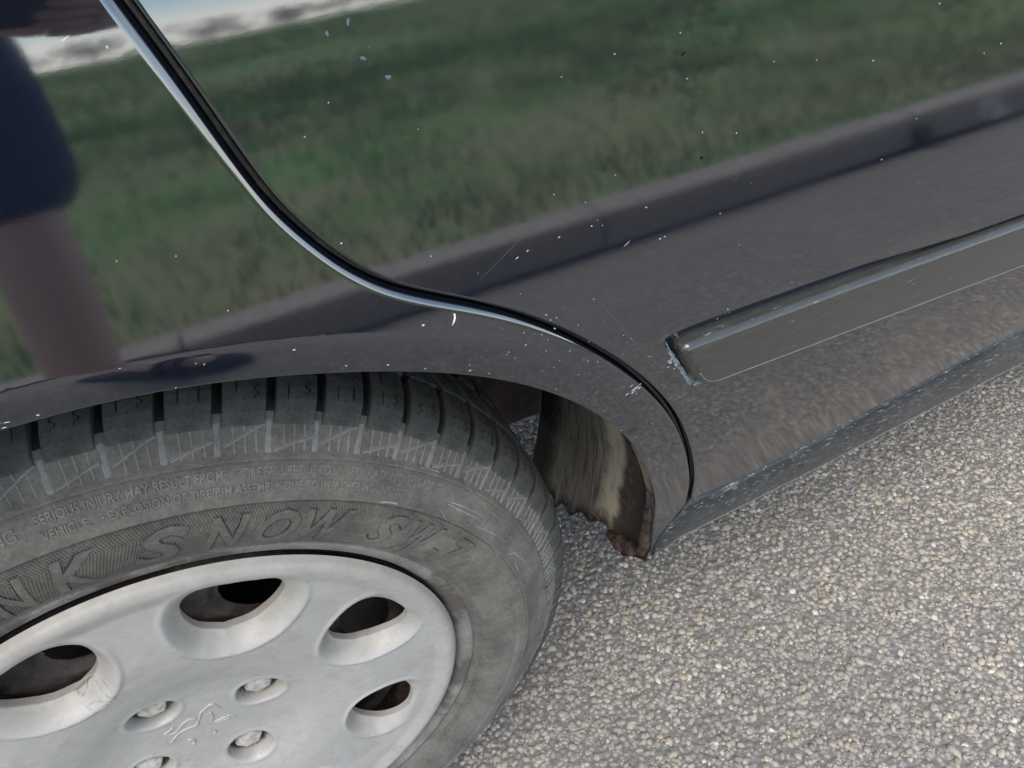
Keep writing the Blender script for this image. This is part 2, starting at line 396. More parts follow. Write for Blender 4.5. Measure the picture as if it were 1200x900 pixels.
# soften the knots so the reflections have no kinks
_k = np.ones(21) / 21; _d = np.convolve(np.pad(_d, 10, mode='edge'), _k, 'valid')
_y = np.concatenate([[0], np.cumsum((_d[1:] + _d[:-1]) / 2 * np.diff(_z))]); _y += -.06 - np.interp(.365, _z, _y)
YB = lambda z: np.interp(z, _z, _y)
ARCH = [(85.6398, 0.355), (81.0652, 0.3578), (76.3847, 0.3592), (71.396, 0.3603), (65.9341, 0.3619), (59.8337, 0.3651), (56.4555, 0.3674), (50.9526, 0.3694), (45.8223, 0.3684), (40.2318, 0.3663), (33.0626, 0.3613), (22.5042, 0.355), (9.3125, 0.3589), (0.5, 0.3605)]
_at = np.radians(np.array([a for a, r in ARCH][::-1] + [100, 120, 150, 190])); _ar = np.array([r for a, r in ARCH][::-1] + [.354, .354, .356, .36])
th = np.linspace(rad(-1.5), rad(184), 700); rr = np.interp(th, _at, _ar)
for _ in range(400): rr[1:-1] = (rr[:-2] + 2 * rr[1:-1] + rr[2:]) / 4
ARCH_R = lambda t: np.interp(t, th, rr)
arch_pts = resample(np.stack([rr * np.cos(th), rr * np.sin(th)], 1), .003)
CUT = [(0.075, 0.62), (0.09, 0.565), (0.1045, 0.517), (0.1175, 0.4787), (0.126, 0.4542), (0.1395, 0.4131), (0.1497, 0.3942), (0.1609, 0.3783), (0.1744, 0.3651), (0.1901, 0.355), (0.2104, 0.3433), (0.2335, 0.3277), (0.2615, 0.3029), (0.293, 0.2672), (0.3218, 0.2237), (0.3476, 0.1708), (0.3733, 0.1038), (0.3852, 0.0571)]
cut = smooth_line(spline(CUT, .0015), 60)
DBOT = [(0.3852, 0.0581), (0.4129, 0.0534), (0.4548, 0.0568), (0.5004, 0.064), (0.5381, 0.076), (0.6436, 0.1012), (0.697, 0.1148), (0.837, 0.1288), (1.05, 0.1368), (1.3, 0.1388)]
dbot = smooth_line(spline(DBOT, .002), 120)
SBOT = [(0.3599, -0.0106), (0.4126, -0.0077), (0.5276, 0.0013), (0.6062, 0.0105), (0.6725, 0.0178), (0.7786, 0.0254), (0.95, 0.0354), (1.35, 0.043399999999999994)]
STRIP = [(0.3151, 0.2798), (0.4294, 0.2782), (0.5633, 0.2745), (1.24, 0.2671), (1.24, 0.21839999999999998), (0.5929, 0.2298), (0.4463, 0.2355), (0.3367, 0.2392)]
def round_poly(P, r, n=6):
    P = np.asarray(P, float); out = []
    for i in range(len(P)):
        a, b, c = P[i - 1], P[i], P[(i + 1) % len(P)]
        u = (a - b) / np.linalg.norm(a - b); v = (c - b) / np.linalg.norm(c - b)
        if abs(u @ v + 1) < .01: out.append(b); continue
        p0 = b + u * r; p1 = b + v * r
        for t in np.linspace(0, 1, n): out.append((1 - t) ** 2 * p0 + 2 * t * (1 - t) * b + t * t * p1)
    return np.array(out)
strip_out = resample(np.concatenate([(q := round_poly(STRIP, .0095, 12)), q[:1]]), .002)[:-1][::-1]    # CCW
def pocket_poly():
    P = [(.3092, .2852), (.3300, .2862), (.4000, .2850), (.4400, .2838), (.4800, .2800), (.52, .2768), (.5636, .2756), (1.245, .2685), (1.245, .2175), (.5958, .2292), (.4481, .2345), (.3350, .2382)]
    q = round_poly(P, .004); return resample(np.concatenate([q, q[:1]]), .003)[:-1]
pocket = pocket_poly()

def H_quarter(Q):
    z = Q[:, 1]; y = YB(z)
    s = seg_dist(Q, arch_pts, False)
    ang = np.arctan2(Q[:, 1], Q[:, 0])
    k = sstep(rad(40), rad(62), ang) * (1 - .0 * s)
    wd = .021 - .004 * sstep(rad(62), rad(80), ang)
    t = np.clip(wd - s, 0, None)
    soft = np.sqrt(t * t + (.0022) ** 2) - .0022
    return y + k * .14 * soft + (1 - k) * .05 * np.clip(.014 - s, 0, None)
def H_door(Q):
    y = YB(Q[:, 1])
    d = seg_dist(Q, pocket); ins = inside(Q, pocket); sd = np.where(ins, d, -d)
    return y + (.0022 + .0033 * sstep(.268, .276, Q[:, 1])) * sstep(-.0020, .0014, sd)
def H_plain(dy): return lambda Q: YB(Q[:, 1]) + dy

def panel(name, outline, H, spacing, er, mat, parent, extra=None, flange=.012, nr=7):
    P = np.asarray(outline, float); n = len(P)
    er = np.broadcast_to(np.asarray(er, float), (n,))
    T = np.roll(P, -1, 0) - np.roll(P, 1, 0); T /= np.linalg.norm(T, axis=1)[:, None]
    out = np.stack([T[:, 1], -T[:, 0]], 1)
    def nb(Q):
        e = 2e-4
        gx = (H(Q + [e, 0]) - H(Q - [e, 0])) / (2 * e); gz = (H(Q + [0, e]) - H(Q - [0, e])) / (2 * e)
        N = np.stack([gx, -np.ones(len(Q)), gz], 1); return N / np.linalg.norm(N, axis=1)[:, None]
    V = []; N = []; F = []
    V.append(np.stack([P[:, 0], H(P) + er + flange, P[:, 1]], 1)); N.append(np.stack([out[:, 0], 0 * P[:, 0], out[:, 1]], 1))
    last = None
    for k in range(nr):
        f = (math.pi / 2) * (1 - k / (nr - 1))
        Q = P - out * (er * (1 - math.sin(f)))[:, None]
        V.append(np.stack([Q[:, 0], H(Q) + er * (1 - math.cos(f)), Q[:, 1]], 1))
        v = nb(Q) * math.cos(f) + np.stack([out[:, 0], 0 * P[:, 0], out[:, 1]], 1) * math.sin(f)
        N.append(v / np.linalg.norm(v, axis=1)[:, None]); last = Q
    for k in range(nr):
        a, b = k * n, (k + 1) * n
        F += [(a + i, a + (i + 1) % n, b + (i + 1) % n, b + i) for i in range(n)]
    x0, z0 = last.min(0); x1, z1 = last.max(0)
    gx, gz = np.meshgrid(np.arange(x0, x1, spacing), np.arange(z0, z1, spacing))
    gx = gx + (np.arange(len(gx)) % 2)[:, None] * spacing / 2
    G = np.stack([gx.ravel(), gz.ravel()], 1)
    if extra is not None:
        keep = seg_dist(G, extra[0]) > extra[1] if extra[0] is not None else np.ones(len(G), bool)
        G = np.concatenate([G[keep], extra[2]])
    G = G[inside(G, last)]; G = G[seg_dist(G, last) > min(.0015, spacing * .4)]
    allp = np.concatenate([last, G])
    edges = [(i, (i + 1) % n) for i in range(n)]
    res = delaunay_2d_cdt([Vector(q) for q in allp], edges, [], 0, 1e-7)
    ov = np.array([tuple(v) for v in res[0]]); tr = np.array([t for t in res[2] if len(t) == 3])
    cen = ov[tr].mean(1); tr = tr[inside(cen, last)]
    area = np.cross(ov[tr[:, 1]] - ov[tr[:, 0]], ov[tr[:, 2]] - ov[tr[:, 0]]); tr[area < 0] = tr[area < 0][:, ::-1]
    base = (nr + 1) * n
    # map output vertices back: the first n inputs weld to the last ring
    idx = np.full(len(ov), -1); orig = res[3]
    new = []
    for i, o in enumerate(orig):
        lo = [q for q in o if q < n]
        if lo: idx[i] = nr * n + lo[0]
        else: idx[i] = base + len(new); new.append(i)
    G = ov[new]
    V.append(np.stack([G[:, 0], H(G), G[:, 1]], 1)); N.append(nb(G))
    F += [tuple(idx[t]) for t in tr]
    V = np.concatenate(V); V[:, 2] += ZG
    return mesh(name, V, F, mat, parent, True, np.concatenate(N))

# ------------------------------------------------------------------ the car
car = tag(empty('parked_car', (0, 0, 0)), 'dark navy hatchback with scratched paint and a grey hubcap, parked by the kerb', 'car')
# rear quarter panel
fender_cut = offset(cut, .0016)[::-1]           # travelling down the cut reversed = up; offset to the fender side
fender_cut = fender_cut
end = fender_cut[0]
low = resample(np.array([arch_pts[0] + [.0, .0], [.379, .0005], [.384, .030], end]), .003)
q_out = np.concatenate([fender_cut, resample(np.array([fender_cut[-1], (-.9, .62)]), .02)[1:-1], resample(np.array([(-.9, .62), (-.9, .0)]), .02),
                        resample(np.array([(-.9, .0), tuple(arch_pts[-1])]), .01)[1:-1], arch_pts[::-1], low[1:-1]])
ner = np.full(len(q_out), .0012); ner[:len(fender_cut)] = np.interp(fender_cut[:, 1], [.2, .30, .36, .44], [.0021, .0029, .0036, .0046])
k0 = len(fender_cut); ner[k0 - 6:k0] = np.linspace(.0046, .0012, 6)
g = []
for d in np.concatenate([np.arange(.0024, .012, .0024), np.arange(.0130, .0270, .0010), np.arange(.029, .042, .0024)]):
    a = th[::2]; r_ = ARCH_R(a) + d; s = (a > rad(35)) & (a < rad(110))
    g.append(np.stack([(r_ * np.cos(a))[s], (r_ * np.sin(a))[s]], 1))
panel('quarter_panel', q_out, H_quarter, .009, ner, 'paint', car, (None, 0, np.concatenate(g)))
# door
door_cut = offset(cut, -.0016)
top_r = resample(np.array([(1.30, .13), (1.30, .62)]), .02)
d_out = np.concatenate([door_cut, dbot[3:], top_r[1:], resample(np.array([(1.30, .62), tuple(door_cut[0])]), .02)[1:-1]])
der = np.full(len(d_out), .0018); der[:len(door_cut)] = .0015
g = [offset(pocket, d, True)[::1] for d in (-.006, -.004, -.0028, -.0018, -.001, 0, .001, .0018, .0028, .004, .006)]
g = [q[q[:, 0] < .95] for q in g]
door = panel('door', d_out, H_door, .009, der, 'paint', car, (pocket, .008, np.concatenate(g)))
fd = np.concatenate([resample(np.array([(1.304, .14), (2.30, .14), (2.30, .62), (1.304, .62), (1.304, .14)]), .02)[:-1]])
panel('front_door', fd, H_plain(0.), .03, .0018, 'paint', car)
# weatherstrip in the door gap, and the dark jamb behind it
def ribbon(name, line, offs, ys, mat, parent):
    L = [offset(line, d) for d in offs]; V = []
    for i in range(len(line)):
        for q, y in zip(L, ys): V.append((q[i, 0], YB(q[i, 1]) + y, q[i, 1] + ZG))
    F = [tuple(reversed(f)) for f in grid_faces(len(line), len(offs))]
    return mesh(name, V, F, mat, parent)
ribbon('door_jamb', cut, (-.03, .03), (.016, .016), 'inner', car)
ribbon('weatherstrip', cut, (-.0018, -.0012, -.0006, 0, .0005, .0010, .0018), (.009, .0066, .0058, .0072, .0056, .0060, .0085), 'seal', door)
# rub strip
def H_strip(Q):
    return YB(Q[:, 1]) - .0058
srp = panel('rub_strip', strip_out, H_strip, .010, .0048, 'trim', door, None, .010)
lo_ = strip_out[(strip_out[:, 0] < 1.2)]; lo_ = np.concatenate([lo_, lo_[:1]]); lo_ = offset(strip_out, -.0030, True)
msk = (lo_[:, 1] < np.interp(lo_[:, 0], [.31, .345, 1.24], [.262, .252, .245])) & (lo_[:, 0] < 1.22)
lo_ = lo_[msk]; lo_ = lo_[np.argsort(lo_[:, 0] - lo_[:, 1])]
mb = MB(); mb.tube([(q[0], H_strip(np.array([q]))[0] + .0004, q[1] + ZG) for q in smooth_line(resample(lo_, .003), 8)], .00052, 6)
mb.build('trim_edge_highlight', 'edge_wear_highlight', srp, True)  # added pale tube: lower edge highlight painted on, with some wear
# lip round the pocket end: wear, plus a sky highlight painted as a pale line
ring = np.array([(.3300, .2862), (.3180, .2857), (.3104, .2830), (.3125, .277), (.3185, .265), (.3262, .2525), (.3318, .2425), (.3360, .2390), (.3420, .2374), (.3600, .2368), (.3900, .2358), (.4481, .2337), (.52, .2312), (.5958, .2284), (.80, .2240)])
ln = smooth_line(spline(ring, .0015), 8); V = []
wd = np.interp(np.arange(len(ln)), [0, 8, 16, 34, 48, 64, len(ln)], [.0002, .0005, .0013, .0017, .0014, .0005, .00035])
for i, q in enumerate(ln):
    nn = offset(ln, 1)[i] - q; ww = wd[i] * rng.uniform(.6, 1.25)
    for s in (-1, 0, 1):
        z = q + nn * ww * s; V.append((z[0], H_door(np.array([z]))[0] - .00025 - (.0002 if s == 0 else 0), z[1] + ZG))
mesh('pocket_wear_highlight', V, [tuple(f) for f in grid_faces(len(ln), 3)], 'wear_highlight', door)

# sill under the door
sb = spline(SBOT, .004); xs = np.concatenate([np.arange(.3615, .43, .002), np.arange(.43, 2.32, .006)])
ztop = np.interp(xs, np.concatenate([[.3615, .368, .378, .387], dbot[4:, 0]]), np.concatenate([[-.002, .020, .036, .052], dbot[4:, 1]])) - .0022
zbot = np.interp(xs, np.concatenate([[.3615, .372], sb[:, 0][sb[:, 0] > .39]]), np.concatenate([[-.012, -.020], sb[:, 1][sb[:, 0] > .39]]))
V = []; prof = [(0, .010), (0, .003), (.02, .0005), (.06, -.0018), (.14, -.0030), (.28, -.0034), (.5, -.0030), (.72, -.0015), (.86, .0008), (.94, .0035), (.985, .007), (1.0, .011), (.99, .020)]
for x, zt, zb in zip(xs, ztop, zbot):
    yt = YB(zt); yb_ = yt + (-.006 - yt) * .75
    for u, dy in prof:
        z = zt + (zb - zt) * u; V.append((x, yt + (yb_ - yt) * u + dy + .0012, z + ZG))
mesh('sill', V, grid_faces(len(xs), len(prof)), 'sill', car)
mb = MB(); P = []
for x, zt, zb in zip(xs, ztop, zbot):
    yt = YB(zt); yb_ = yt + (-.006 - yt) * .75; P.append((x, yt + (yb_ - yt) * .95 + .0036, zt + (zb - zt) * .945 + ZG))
mb.tube(np.array(P[8:]), .0009, 6); mb.build('sill_edge_highlight', 'edge_wear_highlight', [o for o in car.children if o.name == 'sill'][0], True)  # added pale tube: highlight of the scuffed bottom edge, painted on
# rusty bottom end of the wheel arch lip, curling in under the housing
mb = MB(); P = []; Rr = []
for a_, y_, r_ in ((17, .004, .0010), (13, .006, .0024), (9, .008, .0040), (6, .009, .0056), (3, .010, .0068), (-1, .010, .0075), (-3.5, .016, .0085), (-5, .026, .0095), (-6.5, .040, .0085), (-7.5, .052, .0060), (-8, .062, .0030)):
    R_ = ARCH_R(rad(a_)) + .001; y0 = YB(R_ * math.sin(rad(a_)))
    P.append((R_ * math.cos(rad(a_)), y0 + y_, R_ * math.sin(rad(a_)) + ZG)); Rr.append(r_)
P = np.array(P); t = np.linspace(0, 1, len(P)); tt = np.linspace(0, 1, 70)
Pq = np.stack([np.interp(tt, t, P[:, k]) for k in range(3)], 1) + smooth_line(rng.normal(0, .0007, (70, 3)), 4); mb.tube(Pq, .72 * np.interp(tt, t, Rr) * (1 + smooth_line(rng.normal(0, .5, 70), 5)), 14)
mb.build('rusted_lip', 'flake', car, True)

# wheel arch liner (surface round the wheel) with a ragged rusted end
nt_, ny_ = 260, 46
ta = np.concatenate([np.linspace(0, 1, 160) ** 1.0 * rad(70), np.linspace(rad(71), rad(200), 100)])
yq = np.linspace(0, 1, ny_)
rag = np.zeros(ny_)
for _ in range(4): rag += np.interp(np.linspace(0, 12, ny_), np.arange(13), rng.normal(0, 1, 13)) * .25
V = []; AV = []; AU = []
ybase = np.interp(yq * .215, [0, .012, .05, .09, .13, .2, .215], [-4, -6.5, -10.5, -13.5, -15, -17, -18]) + rag * 1.3 + smooth_line(rng.normal(0, 1.5, ny_), 3) + np.interp(np.arange(ny_), [0, 13, 15, 17, 19, 30, 32, 33, 45], [0, 0, 2.4, 2.2, 0, 0, -1.8, 0, 0])
for a in ta:
    for j, u in enumerate(yq):
        b = rad(ybase[j]); aa = b + (a / rad(200)) * (rad(200) - b) if a > rad(60) else b + a
        R_ = max(.362, 0) + .002 * math.sin(9 * aa) + .004 * max(0, math.sin(u * 7)) * (aa < rad(40))
        ar = ARCH_R(aa) + .0015
        R_ = ar + (R_ + .006 - ar) * min(1, u * 6)
        y0 = YB(ARCH_R(aa) * math.sin(aa)) + .006
        y = y0 + u * (.208 - y0)
        V.append((R_ * math.cos(aa), y, R_ * math.sin(aa) + ZG)); AV.append((aa * .36, y, aa - b)); AU.append(u)
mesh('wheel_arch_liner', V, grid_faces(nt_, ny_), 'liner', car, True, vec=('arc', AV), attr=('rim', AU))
# inner wall of the wheel housing
a = np.linspace(rad(0), rad(180), 60); V = [(0, .2085, ZG + .05)]
pts = [(.378 * math.cos(t), .378 * math.sin(t)) for t in a]
pts = [(.352, -.036), (.380, -.034)] + pts + [(-.37, -.02), (-.2, -.02), (.0, -.02), (.2, -.022), (.30, -.03)]
V += [(x, .2085 + .004 * math.sin(40 * x) * math.cos(30 * z), z + ZG) for x, z in pts]
mesh('wheelhouse_wall', V, [(0, i, i % len(pts) + 1) for i in range(1, len(pts) + 1) for i in [i]] if False else [(0, i, (i % len(pts)) + 1) for i in range(1, len(pts) + 1)], 'under', car, False)
# floor pan, far body side, upper body
mb = MB(); mb.box((.372, .03, ZG + .03), (2.32, 1.50, ZG + .05)); mb.box((-.9, .215, ZG + .03), (.371, 1.285, ZG + .05)); mb.box((-.9, .03, ZG + .03), (-.38, .215, ZG + .05))
mb.build('floor_pan', 'under', car)
xs2 = (-.9, 2.30); zz = np.linspace(.0, .62, 14)
V = [(x, 1.5 - (YB(z)), z + ZG) for x in xs2 for z in zz]
mesh('far_body_side', V, [tuple(reversed(f)) for f in grid_faces(2, 14)], 'paint', car)
zz = np.linspace(.624, 1.02, 12)
for x0, x1, nm in ((-.55, .10, 'quarter_window'), (.16, 1.26, 'door_window'), (1.34, 2.26, 'front_door_window')):
    V = [(x0 + (z - .62) * (.55 if nm == 'quarter_window' else 0), YB(z) + .004, z + ZG) for z in zz] + [(x1, YB(z) + .004, z + ZG) for z in zz]
    mesh(nm, V, [tuple(f) for f in grid_faces(2, 12)], 'glass', car)
V = [(x, YB(z) + (.008 if z < 1.0 else .008), z + ZG) for x in (-.9, 2.30) for z in zz]
mesh('window_frame', V, [tuple(f) for f in grid_faces(2, 12)], 'paint', car)
yy = np.linspace(0, 1, 12)
V = [(x, YB(1.02) + .008 + u * (1.5 - 2 * YB(1.02) - .016), ZG + 1.02 + .10 * math.sin(math.pi * u) ** .6) for x in (-.9, 2.30) for u in yy]
mesh('roof', V, [tuple(f) for f in grid_faces(2, 12)], 'paint', car)
V = [(x, 1.5 - YB(z), z + ZG) for x in (-.9, 2.30) for z in (.62, 1.02)]
mesh('far_window', V, [(0, 1, 3, 2)], 'glass', car)
for x, nm in ((-.902, 'tailgate'), (2.302, 'front_body')):
    zz3 = np.concatenate([np.linspace(.0, .62, 10), np.linspace(.64, 1.02, 8)])
    V = [(x, YB(z), z + ZG) for z in zz3] + [(x, 1.5 - YB(z), z + ZG) for z in zz3]
    mesh(nm, V, [tuple(f) for f in grid_faces(2, 18)], 'paint', car, False)

# paint damage: chips, scratches, dirt specks, a bit of straw
CHIPS = [(0.1852, 0.3427, 2.16, 1.8, 0.1), (0.1614, 0.3626, 0.69, 0.69, 0), (0.2848, 0.3495, 7.86, 0.47, -0.55), (0.2942, 0.2561, 5.96, 2.75, -0.5), (0.346, 0.2865, 4.17, 1.39, -1.2), (0.3141, 0.2669, 3.68, 2.76, -0.7), (0.2948, 0.3638, 1.96, 0.59, 0.5), (0.1322, 0.3504, 1.74, 1.04, 0), (0.2033, 0.3094, 2.31, 0.77, 0), (0.2122, 0.304, 1.17, 0.78, 0), (0.2308, 0.3144, 1.17, 0.78, 0), (0.242, 0.3269, 1.93, 0.77, 0.4), (0.2459, 0.3178, 1.97, 0.79, 1.0), (0.244, 0.3233, 1.17, 0.78, 0), (0.267, 0.3632, 1.51, 0.76, 0.3), (0.2647, 0.3748, 0.74, 0.74, 0), (0.2458, 0.3722, 0.73, 0.73, 0), (0.2511, 0.3628, 1.85, 0.56, -0.4), (0.2358, 0.3612, 1.83, 0.55, -0.4), (0.2308, 0.3595, 2.19, 0.73, -0.5), (0.1606, 0.3881, 1.33, 1.0, 0), (0.1684, 0.438, 0.79, 0.63, 0), (0.198, 0.4219, 0.65, 0.65, 0), (0.1935, 0.4091, 0.83, 0.83, 0), (0.1573, 0.4246, 0.79, 0.79, 0), (0.1576, 0.429, 0.63, 0.63, 0), (0.2528, 0.4114, 0.7, 0.7, 0), (0.2576, 0.4274, 0.7, 0.7, 0), (0.2812, 0.4309, 1.8, 0.54, 0), (0.3115, 0.4328, 0.94, 0.94, 0), (0.2503, 0.3823, 0.9, 0.9, 0), (0.2796, 0.3828, 0.75, 0.75, 0), (0.2842, 0.3955, 0.74, 0.74, 0), (0.4175, 0.4004, 1.14, 1.14, 0), (0.4912, 0.3888, 1.04, 1.04, 0), (0.502, 0.3911, 1.32, 1.32, 0), (0.3836, 0.4077, 0.86, 0.86, 0), (0.3598, 0.4119, 0.83, 0.83, 0), (0.342, 0.3854, 1.02, 1.02, 0), (0.3236, 0.3902, 0.99, 0.99, 0), (0.3355, 0.3491, 1.26, 0.84, 0), (0.453, 0.3655, 0.99, 0.99, 0), (0.434, 0.3495, 1.22, 1.22, 0), (0.4536, 0.4179, 1.2, 1.2, 0), (0.315, 0.4145, 0.96, 0.77, 0), (0.3021, 0.3463, 2.02, 0.6, -0.2), (0.3048, 0.3467, 1.62, 0.61, -0.2), (0.1939, 0.3721, 0.87, 0.87, 0), (0.2033, 0.3129, 0.77, 0.77, 0), (0.0721, 0.3659, 1.03, 0.68, 0.2), (0.114, 0.3753, 1.0, 0.67, 0), (0.1042, 0.4006, 0.65, 0.65, 0), (0.0861, 0.4045, 0.65, 0.65, 0), (0.125, 0.3934, 0.65, 0.65, 0), (0.0993, 0.3565, 1.38, 0.62, -0.7), (0.0966, 0.358, 1.03, 0.69, 0), (0.0866, 0.3498, 0.7, 0.7, 0), (0.0311, 0.3581, 3.19, 0.71, 0.2), (0.0294, 0.3562, 2.49, 0.71, 0.1), (0.1079, 0.4678, 0.91, 1.52, 0), (0.0982, 0.4721, 3.65, 0.61, -0.45), (0.3881, 0.2925, 0.97, 0.97, 0), (0.3955, 0.2904, 0.74, 0.98, 0), (0.3483, 0.3286, 0.66, 0.66, 0), (0.3523, 0.3592, 0.64, 0.64, 0), (0.2701, 0.365, 0.76, 0.57, 0.7), (0.2725, 0.3619, 0.76, 0.57, 0), (0.2125, 0.3583, 0.54, 0.54, 0), (0.2891, 0.2546, 3.2, 1.14, -0.35), (0.2965, 0.259, 2.29, 0.91, -0.2), (0.2911, 0.2603, 2.72, 0.91, -0.6), (0.3174, 0.2698, 2.3, 0.92, -0.8), (0.3135, 0.264, 2.31, 0.92, -0.5), (0.3177, 0.2607, 1.4, 1.4, 0), (0.346, 0.2807, 2.8, 0.93, -1.2), (0.3469, 0.2906, 1.38, 1.38, 0), (0.2897, 0.2221, 1.46, 0.97, 0), (0.3303, 0.1503, 1.42, 0.85, -0.8), (0.2639, 0.303, 1.23, 0.62, 0.3), (0.2393, 0.3169, 1.18, 0.47, 0.5), (0.2422, 0.3128, 1.19, 0.47, 1.2), (0.241, 0.3067, 1.2, 0.48, 0.2), (0.2471, 0.3235, 1.56, 0.47, 0.2)]
PALE = [(0.1833, 0.4493, 2.21, 1.58, 0.3), (0.1908, 0.4417, 2.24, 1.6, 0.3), (0.1811, 0.4612, 1.25, 2.51, 0.3), (0.1733, 0.4588, 0.94, 2.18, 0)]
SCR = [(0.2686, 0.326, 0.2988, 0.2768), (0.2914, 0.2848, 0.3122, 0.2817), (0.2642, 0.3299, 0.287, 0.3424), (0.2119, 0.3544, 0.246, 0.3752), (0.3423, 0.3619, 0.3464, 0.371)]
def on_fender(x, z):
    i = np.argmin(np.abs(cut[:, 1] - z)); return x < cut[i, 0]
def flake(mb, x, z, a, b, an, H, lift=.00012):
    n = 9; t = np.linspace(0, 2 * math.pi, n, endpoint=False)
    rj = rng.uniform(.55, 1.25, n); u = a / 2000 * rj * np.cos(t); v = b / 2000 * rj * np.sin(t)
    Q = np.stack([x + u * math.cos(an) + v * math.sin(an), z - u * math.sin(an) + v * math.cos(an)], 1)
    Q = np.concatenate([Q, [[x, z]]]); y = H(Q) - lift; y[-1] -= .00012
    mb.add(np.stack([Q[:, 0], y, Q[:, 1] + ZG], 1), [(i, (i + 1) % n, n) for i in range(n)])
H_near = lambda f: H_quarter if f else (lambda Q: H_door(Q))
chips = {True: MB(), False: MB()}
for x, z, a, b, an in CHIPS:
    if a < .85 and rng.random() < .4: continue
    f = on_fender(x, z)
    if a > 3.5 and b > .9:      # big scuffs break up into several slivers
        for k in range(7):
            flake(chips[f], x + rng.normal(0, a / 4200), z + rng.normal(0, b / 2600), a * rng.uniform(.25, .6), b * rng.uniform(.12, .3), an + rng.normal(0, .25), H_near(f))
    else: flake(chips[f], x, z, a * .72, b * .66, an, H_near(f))
for k in range(8):            # fine peppering
    x = rng.uniform(.05, .62); z = rng.uniform(.10, .47); f = on_fender(x, z)
    if f and math.hypot(x, z) < ARCH_R(math.atan2(z, x)) + .004: continue
    if abs(x - np.interp(z, cut[::-1, 1], cut[::-1, 0])) < .008 or (not f and .20 < z < .30 and x > .30) or z < np.interp(x, dbot[:, 0], dbot[:, 1]) + .004: continue
    s = rng.uniform(.16, .36); flake(chips[f], x, z, s * rng.uniform(1, 2), s, rng.uniform(-1.5, 1.5), H_near(f))
for k in range(44):
    i = int(np.clip(rng.normal(len(cut) * .60, len(cut) * .07), 0, len(cut) - 1)); q = offset(cut, rng.choice([-1, 1]) * (.004 + abs(rng.normal(0, .010))))[i]
    f = on_fender(*q); s = rng.uniform(.14, .36); flake(chips[f], q[0], q[1], s * rng.uniform(1, 3.5), s, rng.normal(-.3, .6), H_near(f))
for k in range(12):             # chips along the arch lip and by the door gap
    i = rng.integers(60, 330); q = arch_pts[i] * (1 + rng.uniform(.004, .012)); s = rng.uniform(.3, .7)
    flake(chips[True], q[0], q[1], s * 2, s, rng.uniform(-.5, .5), H_quarter)
from_q = [o for o in car.children if o.name == 'quarter_panel'][0]
for f, par in ((True, from_q), (False, door)):
    tag(chips[f].build('paint_chips', 'chip', par), kind='stuff')
mbp = MB()
for x, z, a, b, an in PALE: flake(mbp, x, z, a, b, an, H_door)
p = NT('water_mark'); p.set(Base_Color=(.085, .105, .135), Roughness=.5); MAT['mark'] = p.m
tag(mbp.build('water_marks', 'mark', door), kind='stuff')
mbs = MB()
for x0, z0, x1, z1 in SCR:
    t = np.linspace(0, 1, 14); Q = np.stack([x0 + (x1 - x0) * t, z0 + (z1 - z0) * t], 1)
    Q += np.cumsum(rng.normal(0, .00008, Q.shape), 0); d = offset(Q, 1) - Q
    wv = (.00006 + .00006 * rng.random(14)) * np.sin(np.pi * t) ** .3
    L = Q + d * wv[:, None]; Rr = Q - d * wv[:, None]; V = []
    for a, b in zip(L, Rr):
        for q in (a, b): V.append((q[0], H_door(np.array([q]))[0] - .00008, q[1] + ZG))
    mbs.add(V, [tuple(reversed(f)) for f in grid_faces(14, 2)])
tag(mbs.build('scratches', 'scratch', door), kind='stuff')
mbd = MB()
for x, z in ((.3136, .4244), (.3241, .3787)): flake(mbd, x, z, 3.2 if z > .4 else 1.8, 1.3, -.5, H_door, .0006)
tag(mbd.build('dried_specks', 'speck', door), kind='stuff')
y_s = float(H_quarter(np.array([[.1975, .3415]]))[0])
mb = MB(); mb.tube([(.1992, y_s - .0006, .3438 + ZG), (.1990, y_s - .0012, .3420 + ZG), (.1984, y_s - .0010, .3400 + ZG), (.1974, y_s - .0008, .3382 + ZG)], [.0003, .00045, .0004, .0002], 6)
tag(mb.build('straw', 'straw', None, True), 'short pale bit of straw stuck across the edge of the navy wheel arch panel', 'straw')

# ------------------------------------------------------------------ the rear wheel
wheel = empty('rear_wheel', (0, 0, ZG)); wheel.parent = car
def lathe(name, prof, n, mat, parent, a0=0., a1=2 * math.pi, closed=True, clampz=None, **k):
    P = np.asarray(prof); A = np.linspace(a0, a1, n, endpoint=not closed)
    V = np.stack([np.outer(np.cos(A), P[:, 0]), np.broadcast_to(P[:, 1], (n, len(P))), np.outer(np.sin(A), P[:, 0])], 2).reshape(-1, 3)
    if clampz is not None: V[:, 2] = np.maximum(V[:, 2], clampz)
    return mesh(name, V, [tuple(f) for f in grid_faces(n, len(P), closed)], mat, parent, True, **k)
SW = np.array([(.178, .020), (.186, .008), (.190, .0015), (.194, -.0022), (.198, -.0036), (.2000, -.0040), (.2006, -.0030), (.2020, -.0036), (.206, -.0062), (.212, -.0092), (.220, -.0120), (.228, -.0135), (.236, -.0134), (.2425, -.0118), (.2430, -.0126), (.2442, -.0126), (.2447, -.0110), (.252, -.0078), (.259, -.0038), (.2630, -.0012), (.2636, -.0024), (.2650, -.0018), (.2656, .0006), (.270, .0032), (.276, .0068), (.281, .0108)])
TR = np.array([(.284, .014), (.2862, .020), (.2878, .030), (.2895, .048), (.2895, .128), (.287, .150), (.282, .160), (.26, .172), (.23, .176), (.195, .166)])
sw_y = lambda r: np.interp(r, SW[:, 0], SW[:, 1])
CL = -ZG + .001
beadp = SW[:6]
tyre = lathe('tyre', np.concatenate([SW[5:], TR[:1]]), 360, 'sidewall', wheel, clampz=CL)
lathe('tread_base', TR, 360, 'groove', wheel, clampz=CL)
